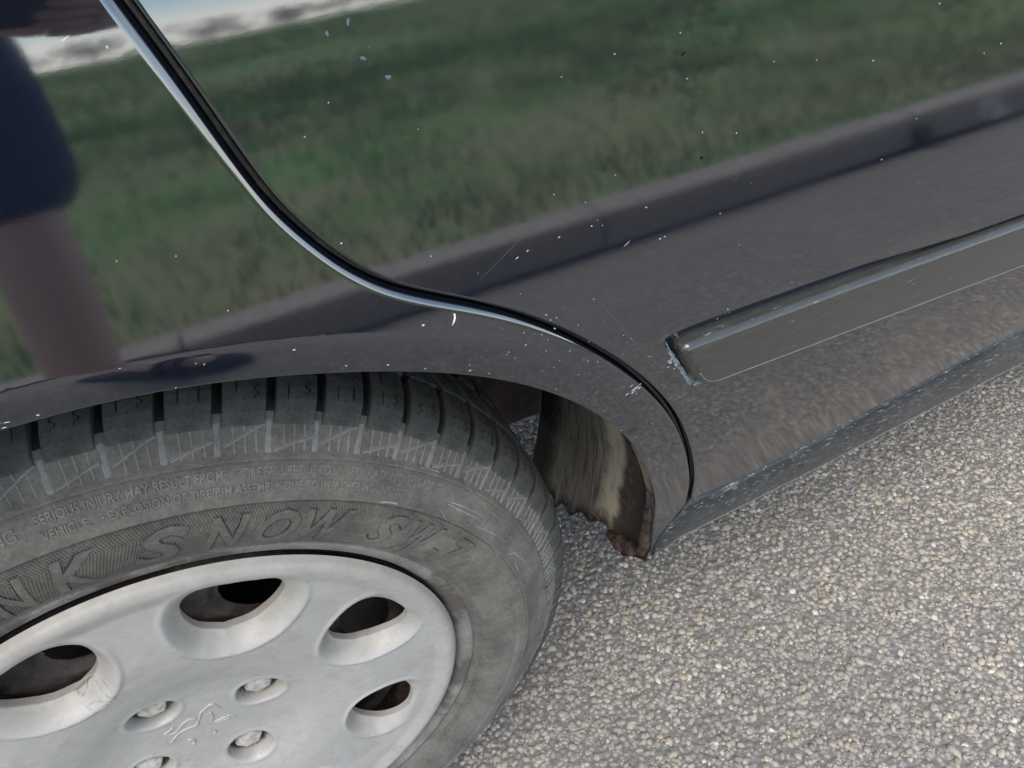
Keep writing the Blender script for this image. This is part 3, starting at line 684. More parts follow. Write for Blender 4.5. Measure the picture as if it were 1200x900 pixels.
# tyre carcass below the tread in tread rubber is hidden by blocks; bead ring is dustier
lathe('bead_ring', np.concatenate([beadp, [(.2004, -.0034)]]), 240, 'bead', wheel)
# tread blocks
NB = 66
PITCH = 2 * math.pi / NB
def tread_block(name, ys, rtop, rbot, frac, slant, first=None, nseg=4, yend=None):
    V = []; ny = len(ys)
    half = PITCH * frac / 2
    for layer, rs in enumerate((rbot, rtop)):
        for k in range(nseg + 1):
            for y, r in zip(ys, rs):
                hh = half * (1 if layer == 0 else .97)
                a = -hh + 2 * hh * k / nseg + slant * (y - ys[0])
                V.append((r * math.cos(a), y, r * math.sin(a)))
    F = []; B = (nseg + 1) * ny
    for k in range(nseg):
        for j in range(ny - 1):
            a = B + k * ny + j; F.append((a, a + ny, a + ny + 1, a + 1))
    for j in range(ny - 1):
        F.append((j, B + j, B + j + 1, j + 1)); e = nseg * ny
        F.append((e + j, e + j + 1, B + e + j + 1, B + e + j))
    for k in range(nseg):
        F.append((k * ny, (k + 1) * ny, B + (k + 1) * ny, B + k * ny)); e = ny - 1
        F.append((k * ny + e, B + k * ny + e, B + (k + 1) * ny + e, (k + 1) * ny + e))
    return V, F
def sharp_bevel(o, w=.0006):
    b = o.modifiers.new('bevel', 'BEVEL'); b.width = w; b.segments = 2; b.limit_method = 'ANGLE'; b.angle_limit = rad(35)
ROWS = [dict(ys=(.0085, .0115, .016, .022, .030, .039, .0445), top=(.2815, .2862, .2905, .2938, .2962, .2975, .2978), bot=(.2790, .2815, .2840, .2860, .2875, .2880, .2885), frac=.83, slant=-.55, off=0),
        dict(ys=(.0475, .055, .065, .078), top=(.2982, .2985, .2986, .2986), bot=(.2885, .2885, .2885, .2885), frac=.80, slant=1.1, off=.35),
        dict(ys=(.0835, .09, .10, .112), top=(.2986,) * 4, bot=(.2885,) * 4, frac=.80, slant=-1.1, off=.6),
        dict(ys=(.1175, .13, .145, .156), top=(.2984, .298, .295, .288), bot=(.2885, .2885, .286, .28), frac=.83, slant=.55, off=.1)]
GROOVE0 = rad(87.9)
block_angles = []
for ri, row in enumerate(ROWS):
    V, F = tread_block('tread_block', row['ys'], row['top'], row['bot'], row['frac'], row['slant'])
    first = mesh('tread_block', V, F, 'tread', None, False); sharp_bevel(first)
    src = first.data; cnt = 0
    for k in range(NB):
        a = GROOVE0 - (k + .5 + row['off']) * PITCH
        aw = (a + math.pi) % (2 * math.pi) - math.pi
        if abs(aw + math.pi / 2) < rad(22): continue
        if ri >= 2 and not (rad(-30) < aw < rad(120)): continue
        o = first if cnt == 0 else first.copy()
        if cnt: COL.objects.link(o)
        cnt += 1
        o.parent = wheel; o.rotation_euler = (0, -a, 0)
        if ri == 0: block_angles.append(a)
# sipes: near-black wavy ribbons lying on the blocks, painting the shade of the cuts
mbs = MB()
for ri, row in enumerate(ROWS):
    ysr, rt = np.array(row['ys']), np.array(row['top'])
    for k in range(NB):
        a0 = GROOVE0 - (k + .5 + row['off']) * PITCH
        aw = (a0 + math.pi) % (2 * math.pi) - math.pi
        if not (rad(-20) < aw < rad(105)): continue
        for u in (-.20, .16):
            for (f0, f1) in ((.22, .47), (.60, .95)) if ri == 0 else ((.1, .9),):
                n = 9; t = np.linspace(f0, f1, n); y = ysr[0] + (ysr[-1] - ysr[0]) * t
                jit = rng.normal(0, .0012)
                y = y + rng.normal(0, .001)
                wob = .0011 * np.where(np.arange(n) // 2 % 2 == 0, 1, -1) * (rng.random() > .25)
                r = np.interp(y, ysr, rt) + .00022
                wdt = .00060 * np.sin(np.linspace(.35, math.pi - .35, n)) * rng.uniform(.5, 1.2)
                aa = a0 + PITCH * u + row['slant'] * (y - ysr[0]) + (wob + jit * .3) / .295
                V = []
                for i in range(n):
                    for s in (-1, 1):
                        q = aa[i] + s * wdt[i] / .295; V.append((r[i] * math.cos(q), y[i], r[i] * math.sin(q)))
                mbs.add(V, grid_faces(n, 2))
tag(mbs.build('sipe_shade_ribbons', 'sipe', wheel, False), kind='stuff')
# ribs on the tyre shoulder below the blocks
def on_wall(r, a, lift): 
    return (r * math.cos(a), float(sw_y(r)) - lift, r * math.sin(a))
mbr = MB()
def ridge(pts, w0, h):
    """raised triangular ridge following (r, angle) points on the sidewall"""
    P = np.asarray(pts, float); n = len(P)
    xy = np.stack([P[:, 1] * P[:, 0].mean(), P[:, 0]], 1); d = np.gradient(xy, axis=0); d /= np.linalg.norm(d, axis=1)[:, None]
    nn = np.stack([d[:, 1], -d[:, 0]], 1); V = []
    for i in range(n):
        for s, l in ((-1, -.0002), (-.45, h), (.45, h), (1, -.0002)):
            r = P[i, 0] + nn[i, 1] * w0 * s; a = P[i, 1] + nn[i, 0] * w0 * s / P[i, 0]
            V.append(on_wall(r, a, l))
    return V, grid_faces(n, 4)
for bi, a in enumerate(block_angles):
    aw = (a + math.pi) % (2 * math.pi) - math.pi
    if not (rad(-35) < aw < rad(125)): continue
    s = .001 * (bi % 2)
    for u in (-.26, -.04, .18):
        top = .2800 if u < -.1 else .2790
        mbr.add(*ridge([(.2668, a + PITCH * u), (.272, a + PITCH * (u + .01)), (top, a + PITCH * (u + .015))], .0007, .0006))
    hi, lo = (.2795, .2705) if bi % 2 else (.2735, .2675)
    mbr.add(*ridge([(lo, a + PITCH * .40), (lo + (hi - lo) * .35, a + PITCH * .12), (lo + (hi - lo) * .75, a - PITCH * .18), (hi, a - PITCH * .42)], .0011, .0011))
    # smooth web below each groove
    V, F = ridge([(.2664, a + PITCH * .5), (.272, a + PITCH * .5), (.2808, a + PITCH * .5)], .0022, .0005); mbr.add(V, F)
tag(mbr.build('shoulder_ribs', 'rib', wheel, False), kind='stuff')
# hatched band behind the lettering
mbh = MB()
def ridge_line(pts, w0, h): mbh.add(*ridge(pts, w0, h))
N_ = int(rad(160) / .0072)
for k in range(N_):
    a = rad(118) - k * .0072
    ridge_line([(.2062, a + .014), (.2082, a + .009), (.2105, a + .004)], .00045, .0005)
    if a > rad(27):
        ridge_line([(q, a + .004 - (q - .2105) * 1.5) for q in np.linspace(.2105, .2330, 8)], .00045, .00045)
    ridge_line([(q, a - .030 + (q - .2330) * 2.0) for q in np.linspace(.2330, .2420, 4)], .0005, .00055)
tag(mbh.build('sidewall_hatching', 'sidewall', wheel, False), kind='stuff')
# pale scuff lines on the wall
mbf = MB()
for k in range(46):
    r0 = rng.uniform(.238, .276); a0 = rad(rng.uniform(-48, 52)); ln = rng.uniform(.02, .16); sl = rng.normal(0, .02)
    if k % 4 == 0: sl = rng.uniform(-.25, .25); ln = rng.uniform(.02, .06)
    P = [(min(.279, max(.235, r0 + sl * t * ln + .0005 * math.sin(2 * t + k))), a0 + ln * t) for t in np.linspace(0, 1, 9)]
    mbf.add(*ridge(P, rng.uniform(.00012, .00028), .0002))
tag(mbf.build('scuff_marks', 'scuff', wheel, False), kind='stuff')
# moulded lettering
def text_arrays(txt, size, extrude, bevel, shear=0., res=3, outline=False, off=0., sub=0):
    cu = bpy.data.curves.new('lettering', 'FONT'); cu.body = txt; cu.size = size; cu.extrude = extrude
    cu.bevel_depth = bevel; cu.bevel_resolution = 0; cu.shear = shear; cu.offset = off; cu.resolution_u = res
    if outline: cu.fill_mode = 'NONE'; cu.dimensions = '2D'; cu.extrude = 0; cu.align_x = 'LEFT'
    o = bpy.data.objects.new('lettering', cu); COL.objects.link(o)
    bpy.context.view_layer.update()
    dg = bpy.context.evaluated_depsgraph_get(); ev = o.evaluated_get(dg); me = ev.to_mesh()
    V = np.empty(len(me.vertices) * 3); me.vertices.foreach_get('co', V); V = V.reshape(-1, 3)
    F = [tuple(pl.vertices) for pl in me.polygons]; ev.to_mesh_clear()
    bpy.data.objects.remove(o); bpy.data.curves.remove(cu)
    for _ in range(sub):             # split the flat faces so they follow the curved wall
        T = []
        for f in F:
            for k in range(1, len(f) - 1): T.append((f[0], f[k], f[k + 1]))
        V = [tuple(v) for v in V]; mid = {}; F = []
        def mp_(a, b):
            key = (min(a, b), max(a, b))
            if key not in mid: mid[key] = len(V); V.append(tuple((V[a][i] + V[b][i]) / 2 for i in range(3)))
            return mid[key]
        for a, b, c in T:
            x, y, z = mp_(a, b), mp_(b, c), mp_(c, a); F += [(a, x, z), (x, b, y), (z, y, c), (x, y, z)]
        V = np.array(V)
    return V, F
def wall_text(txt, a_start, a_end, rb, size, extrude=.0005, bevel=0., shear=0., mb=None, **k):
    V, F = text_arrays(txt, size, extrude, bevel, shear, **k)
    x0, x1 = V[:, 0].min(), V[:, 0].max()
    A = a_start + (V[:, 0] - x0) / (x1 - x0) * (a_end - a_start)
    r = rb + V[:, 1]
    W = np.stack([r * np.cos(A), sw_y(r) - V[:, 2] - .0001, r * np.sin(A)], 1)
    mb.add(W, F)
big = MB(); outl = MB()
for ch, a0, a1 in (('N', 100.3, 94.4), ('K', 92.9, 86.3), ('S', 82.9, 75.4), ('N', 73.9, 67.9), ('O', 67.0, 60.9), ('W', 60.3, 53.2), ('S', 49.6, 43.4), ('W', 42.6, 35.9), ('-', 35.2, 33.4), ('7', 32.8, 28.2)):
    wall_text(ch, rad(a0), rad(a1), .2088, .0400, .0007, 0, .3, big, off=.0012, sub=3)
    wall_text(ch, rad(a0), rad(a1), .2088, .0400, 0, .00080, .3, outl, outline=True, off=.0012, sub=2)
big.build('raised_lettering', 'sidewall', wheel, False); outl.build('letter_outlines', 'groove', wheel, False)
small = MB()
wall_text('WARNING :', rad(100.8), rad(91.6), .2530, .0085, .0006, 0, 0, small)
wall_text('SERIOUS INJURY MAY RESULT FROM:', rad(90.4), rad(70.9), .2562, .0062, .0006, 0, 0, small, off=.00012)
wall_text('\u2022 TIRE FAILURE DUE TO UNDERINFLATION/OVERLOADING', rad(69.7), rad(41.0), .2562, .0062, .0006, 0, 0, small, off=.00012)
wall_text('VEHICLE.', rad(90.4), rad(85.3), .2488, .0062, .0006, 0, 0, small, off=.00012)
wall_text('\u2022 EXPLOSION OF TIRE/RIM ASSEMBLY DUE TO IMPROPER MOUNTING', rad(84.3), rad(47.0), .2488, .0062, .0006, 0, 0, small, off=.00012)
tag(small.build('small_lettering', 'letter', wheel, False))

# hubcap -----------------------------------------------------------
SLOTS = [111.5, 66.5, 23.0, -25.5, -74, -119, -163, 155]
HP = np.array([(0, .0118), (.020, .0120), (.045, .0112), (.062, .0078), (.080, .0020), (.100, -.0020), (.120, -.0038), (.150, -.0038), (.168, -.0042), (.174, -.0060), (.179, -.0072), (.183, -.0062), (.186, -.0030), (.187, .0015)])
_hr = np.linspace(0, .187, 600); _hy = np.interp(_hr, HP[:, 0], HP[:, 1])
_hk = np.ones(25) / 25; _hys = np.convolve(np.pad(_hy, 12, mode='edge'), _hk, 'valid'); _hys[_hr > .165] = np.convolve(np.pad(_hy, 5, mode='edge'), np.ones(11) / 11, 'valid')[_hr > .165]
hub_y = lambda r: np.interp(r, _hr, _hys)
BOLT_R, BOLT_A = .0492, [24.0, 114.0, 204.0, 294.0]
SLOT_SIZE = {2: (23.0, .1415, .0250, .0290, .0270), 3: (-25.5, .1330, .0230, .0230, .0255)}
def slot_sd(r, a):
    """<0 inside the nearest opening; also a weight that is 1 on the hub side"""
    best = np.full(np.shape(r), 9.); hubw = np.zeros(np.shape(r))
    for i, s in enumerate(SLOTS):
        s, rc, ro, ri, ht = SLOT_SIZE.get(i, (s, .1435, .0275, .0310, .0305))
        d = (a - rad(s) + math.pi) % (2 * math.pi) - math.pi
        u = d * (rc + .0025) / ht; v = (r - rc) / np.where(r > rc, ro, ri)
        e = (np.abs(u) ** 2.25 + np.abs(v) ** 2.25) ** (1 / 2.25) - 1
        m_ = e < best; best = np.where(m_, e, best)
        hubw = np.where(m_, np.clip(.5 - v * .55 + np.abs(u) * .4, 0, 1.15), hubw)
    return best, hubw
NA = 840
Rg = np.concatenate([np.linspace(.0, .094, 95), np.linspace(.0948, .187, 116)]); NR = len(Rg)
Ag = np.linspace(0, 2 * math.pi, NA, endpoint=False)
def face_y(r, a):
    e, hw = slot_sd(r, a)
    y = hub_y(r)
    dep = np.clip(1 - np.clip(e, 0, None) / .36, 0, 1)
    y = y + .0100 * hw * (1 - (1 - sstep(0, 1, dep)) * 1.0) * (dep > 0) + .0020 * dep ** 5
    y = y - .0011 * np.exp(-((e - .39) / .06) ** 2) * np.clip(hw, 0, 1)
    dirt_dark = np.clip(dep * 1.3, 0, 1) * .75 * np.clip(hw + .3, 0, 1)
    dirt_dark = np.maximum(dirt_dark, .6 * sstep(.176, .183, r))
    x, z = r * np.cos(a), r * np.sin(a)
    for b in BOLT_A:
        dd = np.hypot(x - BOLT_R * math.cos(rad(b)), z - BOLT_R * math.sin(rad(b)))
        t = 1 - sstep(.0138, .0166, dd); y = y + (.0275 - hub_y(BOLT_R)) * t - (y - hub_y(BOLT_R)) * t
        y = y - .0006 * np.exp(-((dd - .0182) / .0018) ** 2); dirt_dark = np.maximum(dirt_dark, 1.0 * (1 - sstep(.0148, .0164, dd)))  # full value inside each bolt pit
    return y, dirt_dark, e
RR, AA = np.meshgrid(Rg, Ag)
Y, dirt_dark, e2 = face_y(RR, AA)
e2 = np.where(np.abs(e2) < .004, 0., e2).ravel()
pit = np.zeros(RR.size, bool)
for b in BOLT_A: pit |= (np.hypot(RR * np.cos(AA) - BOLT_R * math.cos(rad(b)), RR * np.sin(AA) - BOLT_R * math.sin(rad(b))) < .0132).ravel()
V = [tuple(q) for q in np.stack([RR * np.cos(AA), Y, RR * np.sin(AA)], 2).reshape(-1, 3)]
DT = list(dirt_dark.ravel()); cache = {}; rim_edges = []
def crossing(p, q):
    key = (min(p, q), max(p, q))
    if key not in cache:
        t0, t1 = 0., 1.; A0, A1 = np.array(V[p]), np.array(V[q])
        e0 = e2[p]
        for _ in range(12):
            tm = (t0 + t1) / 2; c = A0 + (A1 - A0) * tm
            em = slot_sd(math.hypot(c[0], c[2]), math.atan2(c[2], c[0]))[0]
            if (em > 0) == (e0 > 0): t0 = tm
            else: t1 = tm
        c = A0 + (A1 - A0) * t0; r_, a_ = math.hypot(c[0], c[2]), math.atan2(c[2], c[0])
        y_, d_, _e = face_y(np.array([r_]), np.array([a_]))
        cache[key] = len(V); V.append((c[0], float(y_[0]), c[2])); DT.append(float(d_[0]))
    return cache[key]
F = []
for i in range(NA):
    b0, b1 = i * NR, ((i + 1) % NA) * NR
    q_all = np.stack([b0 + np.arange(NR - 1), b1 + np.arange(NR - 1), b1 + np.arange(NR - 1) + 1, b0 + np.arange(NR - 1) + 1], 1)
    ee = e2[q_all]; mn, mx = ee.min(1), ee.max(1)
    F += [tuple(q) for q in q_all[(mn >= 0) & ~pit[q_all].any(1)]]
    for q in q_all[(mn < 0) & (mx > 0)]:
        poly = []
        for k in range(4):
            p_, n_ = q[k], q[(k + 1) % 4]
            if e2[p_] >= 0: poly.append(int(p_))
            if e2[p_] * e2[n_] < 0: poly.append(crossing(int(p_), int(n_)))
        if len(poly) >= 3: F.append(tuple(poly))
# thickness of the cover: a wall round every opening
from collections import Counter
ed = {}
for f in F:
    for k in range(len(f)):
        a_, b_ = f[k], f[(k + 1) % len(f)]; ed[(a_, b_)] = 1
hole_e = [(a_, b_) for a_, b_ in ed if (b_, a_) not in ed and .09 < math.hypot(V[a_][0], V[a_][2]) < .181]
dup = {}
def down(i, lay):
    if (i, lay) not in dup:
        x, y, z = V[i]; dup[(i, lay)] = len(V)
        V.append((x, y + (.0006, .0055)[lay], z)); DT.append(min(.78, DT[i] + .25))
    return dup[(i, lay)]
for a_, b_ in hole_e:
    F.append((b_, a_, down(a_, 0), down(b_, 0))); F.append((down(b_, 0), down(a_, 0), down(a_, 1), down(b_, 1)))
hub = mesh('hubcap', V, F, 'cover', wheel, True, attr=('dirt_dark', DT))
# bolts
for k, b in enumerate(BOLT_A):
    bx, bz = BOLT_R * math.cos(rad(b)), BOLT_R * math.sin(rad(b)); mb = MB()
    def hexr(r0, y, rot=0.2): return [(bx + r0 * math.cos(t), y, bz + r0 * math.sin(t)) for t in np.linspace(0, 2 * math.pi, 6, endpoint=False) + rot + k]
    L = [hexr(.0108, .0285), hexr(.0108, .0175), hexr(.0094, .0148), hexr(.0050, .0138)]
    V = sum(L, []); F = [(l * 6 + j, l * 6 + (j + 1) % 6, (l + 1) * 6 + (j + 1) % 6, (l + 1) * 6 + j) for l in range(3) for j in range(6)] + [(18, 19, 20, 21, 22, 23)]
    mb.add(V, F); o = mb.build('wheel_bolt', 'bolt', wheel); sharp_bevel(o, .0008)
# emblem (raised outline) and moulding mark
mb = MB()
# coordinates read along the hubcap face: x to the right, z up, about the hub centre
LION = [[(-0.0228, 0.0158), (-0.0197, 0.0165), (-0.0153, 0.0192)], [(-0.023, 0.0146), (-0.0198, 0.0126), (-0.016, 0.0121), (-0.0094, 0.0179), (-0.0047, 0.0201), (-0.0012, 0.0182), (-0.0003, 0.0138), (0.0032, 0.0195)], [(-0.0228, 0.0021), (-0.0179, 0.0065), (-0.0133, 0.0098), (-0.0085, 0.0102), (-0.0028, 0.0097), (-0.0003, 0.0138)], [(0.0031, 0.0209), (0.0076, 0.0242), (0.0126, 0.027), (0.0144, 0.0234), (0.0161, 0.0172)], [(0.0091, 0.0175), (0.0089, 0.0111), (0.0062, 0.0044), (0.0133, 0.004), (0.0181, 0.004), (0.0218, -0.0019)], [(0.0062, 0.0036), (0.0114, 0.0018), (0.0178, 0.0008)], [(0.0012, -0.0021), (0.0033, -0.0049), (0.0056, -0.0095), (0.0031, -0.0097)], [(-0.0132, -0.0041), (-0.0104, -0.0049), (-0.0099, -0.0105), (-0.0122, -0.0114)]]
for L in LION:
    P = smooth_line(spline(np.array(L), .0006), 3)
    r = np.hypot(P[:, 0], P[:, 1])
    mb.tube(np.stack([P[:, 0], hub_y(r) - .0001, P[:, 1]], 1), .0009, 8)
tag(mb.build('lion_emblem', 'cover', wheel, True))
mb = MB(); cr, ca = .1085, rad(108.5); cx, cz = cr * math.cos(ca), cr * math.sin(ca)
t = np.linspace(0, 2 * math.pi, 40)
def yat(x, z):
    r = math.hypot(x, z); i = int(np.argmin(np.abs(Rg - r))); j = int(round((math.atan2(z, x) % (2 * math.pi)) / (2 * math.pi) * NA)) % NA
    return Y[j, i]
mb.tube([(cx + .0095 * math.cos(q), yat(cx + .0095 * math.cos(q), cz + .0095 * math.sin(q)) - .0001, cz + .0095 * math.sin(q)) for q in t], .00028, 5)
for k in range(3):
    q0 = math.pi / 2 + k * 2 * math.pi / 3 + math.pi / 3; c2 = (cx + .0145 * math.cos(q0), cz + .0145 * math.sin(q0)); P = []
    for q in np.linspace(-.75, .75, 14):
        x = c2[0] - .0105 * math.cos(q0 + q); z = c2[1] - .0105 * math.sin(q0 + q)
        if math.hypot(x - cx, z - cz) < .0095: P.append((x, yat(x, z) - .0001, z))
    if len(P) > 2: mb.tube(P, .00028, 5)
tag(mb.build('moulding_mark', 'cover', wheel, True))
# steel rim behind the hubcap, with its own holes, and the drum behind
NRA, NRG = 720, 150
ra = np.linspace(0, 2 * math.pi, NRA, endpoint=False); rg = np.linspace(.02, .178, NRG)
RA, RQ = np.meshgrid(ra, rg, indexing='ij')
yv = .030 + .010 * np.cos((RQ - .02) / .158 * 5) + .018 * sstep(.155, .178, RQ)
hole = np.zeros(RA.shape, bool); hs = np.full(RA.shape, 9.)
for k in range(8):
    d = (RA - rad(k * 45 + 57) + math.pi) % (2 * math.pi) - math.pi
    hs = np.minimum(hs, np.hypot(d * .132 / .026, (RQ - .132) / .019))
hole = hs < 1
yv += .006 * (1 - sstep(1, 1.35, hs))
V = np.stack([RQ * np.cos(RA), yv, RQ * np.sin(RA)], 2).reshape(-1, 3)
F = np.array(grid_faces(NRA, NRG, True)); F = F[~hole.ravel()[F].all(1)]
mesh('steel_rim', V, F, 'rust', wheel, True)
lathe('rim_barrel', [(.184, .006), (.182, .012), (.178, .03), (.172, .06), (.170, .165)], 120, 'rust', wheel)
lathe('brake_drum', [(.0, .075), (.105, .075), (.112, .085), (.112, .16)], 64, 'inner', wheel)
MATS_NO = 0

# ------------------------------------------------------------------ ground
def sheet(name, x0, x1, y0, y1, z, nx, ny, mat):
    xs = np.linspace(x0, x1, nx); ys = np.linspace(y0, y1, ny)
    V = [(x, y, z) for x in xs for y in ys]
    return mesh(name, V, grid_faces(nx, ny), mat, None, False)
tag(sheet('road', -60, 60, -1.40, 14, 0, 40, 12, 'asphalt'), kind='structure')
# loose and embedded aggregate near the wheel
ico = []
ph = (1 + 5 ** .5) / 2
ico = np.array([(-1, ph, 0), (1, ph, 0), (-1, -ph, 0), (1, -ph, 0), (0, -1, ph), (0, 1, ph), (0, -1, -ph), (0, 1, -ph), (ph, 0, -1), (ph, 0, 1), (-ph, 0, -1), (-ph, 0, 1)]) / math.hypot(1, ph)
icf = np.array([(0, 11, 5), (0, 5, 1), (0, 1, 7), (0, 7, 10), (0, 10, 11), (1, 5, 9), (5, 11, 4), (11, 10, 2), (10, 7, 6), (7, 1, 8), (3, 9, 4), (3, 4, 2), (3, 2, 6), (3, 6, 8), (3, 8, 9), (4, 9, 5), (2, 4, 11), (6, 2, 10), (8, 6, 7), (9, 8, 1)])
def stones(x0, x1, y0, y1, n, smin, smax, seed):
    r = np.random.default_rng(seed)
    P = np.stack([r.uniform(x0, x1, n), r.uniform(y0, y1, n)], 1)
    s = smin + (smax - smin) * r.random(n) ** 2.2
    A = r.normal(size=(n, 3, 3)); Qm, _ = np.linalg.qr(A)
    sc = np.stack([s * r.uniform(.8, 1.25, n), s * r.uniform(.65, 1.0, n), s * r.uniform(.5, .85, n)], 1) / 2
    jit = 1 + r.uniform(-.30, .26, (n, 12, 1))
    L = ico[None] * jit * sc[:, None, :]
    W = np.einsum('nij,nkj->nki', Qm, L)
    W[:, :, 2] *= .5
    W[:, :, 0] += P[:, 0, None]; W[:, :, 1] += P[:, 1, None]; W[:, :, 2] += (s * r.uniform(-.13, .06, n))[:, None]
    F = icf[None] + (np.arange(n) * 12)[:, None, None]
    return W.reshape(-1, 3), F.reshape(-1, 3)
V1, F1 = stones(.0, 1.35, -.60, .62, 60000, .0036, .0120, 3)
V2, F2 = stones(-.6, 2.6, -1.38, -.60, 26000, .004, .011, 4)
V3, F3 = stones(-.6, .0, -.60, .2, 7000, .004, .011, 5)
V = np.concatenate([V1, V2, V3]); F = np.concatenate([F1, F2 + len(V1), F3 + len(V1) + len(V2)])
tag(fast_tris('road_aggregate', V, F, 'stone'), kind='stuff')

# kerb of concrete stones, dirt line at its foot
kerb = empty('kerb', (0, -1.45, 0)); tag(kerb, kind='structure')
for k in range(16):
    x0 = -5 + k * 1.0; mb = MB(); n = 4
    prof = [(-1.40, -.02), (-1.40, .09), (-1.405, .113), (-1.417, .120), (-1.505, .124), (-1.508, -.02)]
    V = []
    for x in np.linspace(x0 + .004, x0 + .996, n):
        for y, z in prof: V.append((x, y + 1.45 + rng.normal(0, .0012), z + rng.normal(0, .0012)))
    F = [tuple(reversed(f)) for f in grid_faces(n, 6)] + [tuple(range(6)), tuple(reversed(range((n - 1) * 6, n * 6)))]
    mesh('kerb_stone', V, F, 'kerb', kerb, False)
mb = MB()
for k in range(9):
    cx_, cz_, s_ = 2.30 + rng.normal(0, .03), .075 + rng.normal(0, .025), rng.uniform(.01, .032); t = np.linspace(0, 2 * math.pi, 10, endpoint=False); rj = rng.uniform(.5, 1.2, 10)
    mb.add([(cx_ + s_ * q * math.cos(a), .0525 + k * .0003, max(.005, min(.108, cz_ + 1.5 * s_ * q * math.sin(a)))) for a, q in zip(t, rj)], [tuple(range(9, -1, -1))])
p = NT('lime_stain'); p.set(Base_Color=(.58, .56, .52), Roughness=.9); MAT['stain'] = p.m
mb.build('pale_stain', 'stain', kerb)
mb = MB(); xs = np.arange(-5, 11, .03)
wv = np.clip(.018 + np.convolve(rng.normal(0, .03, len(xs) + 8), np.ones(9) / 9, 'valid'), .004, .06)
V = []
for x, q in zip(xs, wv): V += [(x, -1.399, .010 + q * .12), (x, -1.399 + q, .004)]
mb.add(V, grid_faces(len(xs), 2)); tag(mb.build('gutter_dirt', 'dirt_dark'), kind='stuff')
# weeds at the kerb foot
def weed(x, y, n, h, label):
    mb = MB()
    for k in range(n):
        a = rng.uniform(0, 6.28); l = h * rng.uniform(.5, 1.); sp = rng.uniform(.2, .7) * h
        P = [(x, y, .0), (x + sp * .5 * math.cos(a), y + sp * .5 * math.sin(a), l * .7), (x + sp * math.cos(a), y + sp * math.sin(a), l)]
        d = np.array([-math.sin(a), math.cos(a), 0]) * .006
        V = []
        for i, q in enumerate(P): V += [np.array(q) + d * (1 if i < 2 else .1), np.array(q) - d * (1 if i < 2 else .1)]
        mb.add(V, [(0, 2, 3, 1), (2, 4, 5, 3)])
    r = empty('weed', (0, 0, 0)); mb.build('leaves', 'weed', r); tag(r, label, 'weed')
weed(2.02, -1.38, 40, .10, 'yellow green weed growing at the foot of the kerb')
weed(2.9, -1.375, 14, .06, 'small low weed at the kerb foot, farther from the wheel')
# meadow
nx, ny = 90, 70
xs = np.sign(np.linspace(-1, 1, nx)) * np.abs(np.linspace(-1, 1, nx)) ** 2.2 * 160; ys = -1.508 - np.linspace(0, 1, ny) ** 2.4 * 230
X, Yg = np.meshgrid(xs, ys, indexing='ij')
Z = .105 + .03 * np.sin(X * .7) * np.cos(Yg * .5) * np.clip((-Yg - 1.5) / 3, 0, 1) + np.clip((-Yg - 5) / 200, 0, 1) * 1.0
tag(mesh('meadow', np.stack([X, Yg, Z], 2).reshape(-1, 3), [tuple(reversed(f)) for f in grid_faces(nx, ny)], 'field', None, True), kind='structure')
n = 34000
gx = rng.uniform(-3.5, 8, n); gy = -1.52 - rng.random(n) ** 1.6 * 6
cc = rng.integers(0, 220, n); cxs, cys = rng.uniform(-3.5, 8, 220), -1.6 - rng.random(220) ** 1.4 * 6; incl = rng.random(n) < .45
gx = np.where(incl, cxs[cc] + rng.normal(0, .13, n), gx); gy = np.minimum(-1.515, np.where(incl, cys[cc] + rng.normal(0, .13, n), gy))
h = .5 * rng.uniform(.03, .10, n) * np.where(incl, (.8 + 1.1 * rng.random(220))[cc], 1.) * (1 + .9 * np.exp(-((gy + 1.9) / .35) ** 2)) * (1 + .25 * (-gy - 1.5))
a = rng.uniform(0, 6.28, n); wdt = .0035 + .0016 * (-gy - 1.5); ln = h * rng.uniform(.2, .9, n)
B1 = np.stack([gx - np.sin(a) * wdt, gy + np.cos(a) * wdt, np.full(n, .10)], 1); B2 = np.stack([gx + np.sin(a) * wdt, gy - np.cos(a) * wdt, np.full(n, .10)], 1)
T = np.stack([gx + np.cos(a) * ln, gy + np.sin(a) * ln, .10 + h], 1)
V = np.stack([B1, B2, T], 1).reshape(-1, 3)
n2 = 46000; gy2 = -6.5 - rng.random(n2) ** 1.7 * 45; gx2 = rng.uniform(-1, 1, n2) * (6 - gy2 * 1.1) + 2; sc2 = -gy2
h2 = .4 * rng.uniform(.05, .14, n2) * (1 + sc2 * .03); a2 = rng.uniform(0, 6.28, n2); w2 = .004 * sc2; l2 = h2 * rng.uniform(.2, 1, n2)
zb2 = .10 + np.clip((sc2 - 5) / 200, 0, 1)
V2g = np.stack([np.stack([gx2 - np.sin(a2) * w2, gy2 + np.cos(a2) * w2, zb2], 1), np.stack([gx2 + np.sin(a2) * w2, gy2 - np.cos(a2) * w2, zb2], 1), np.stack([gx2 + np.cos(a2) * l2, gy2 + np.sin(a2) * l2, zb2 + h2], 1)], 1).reshape(-1, 3)
V = np.concatenate([V, V2g]); n += n2
tag(fast_tris('grass', V, np.arange(n * 3).reshape(n, 3), 'grass'), kind='stuff')
# far ground beyond the road on the other side
tag(sheet('verge', -160, 160, 14, 230, -.01, 4, 4, 'field'), kind='structure')
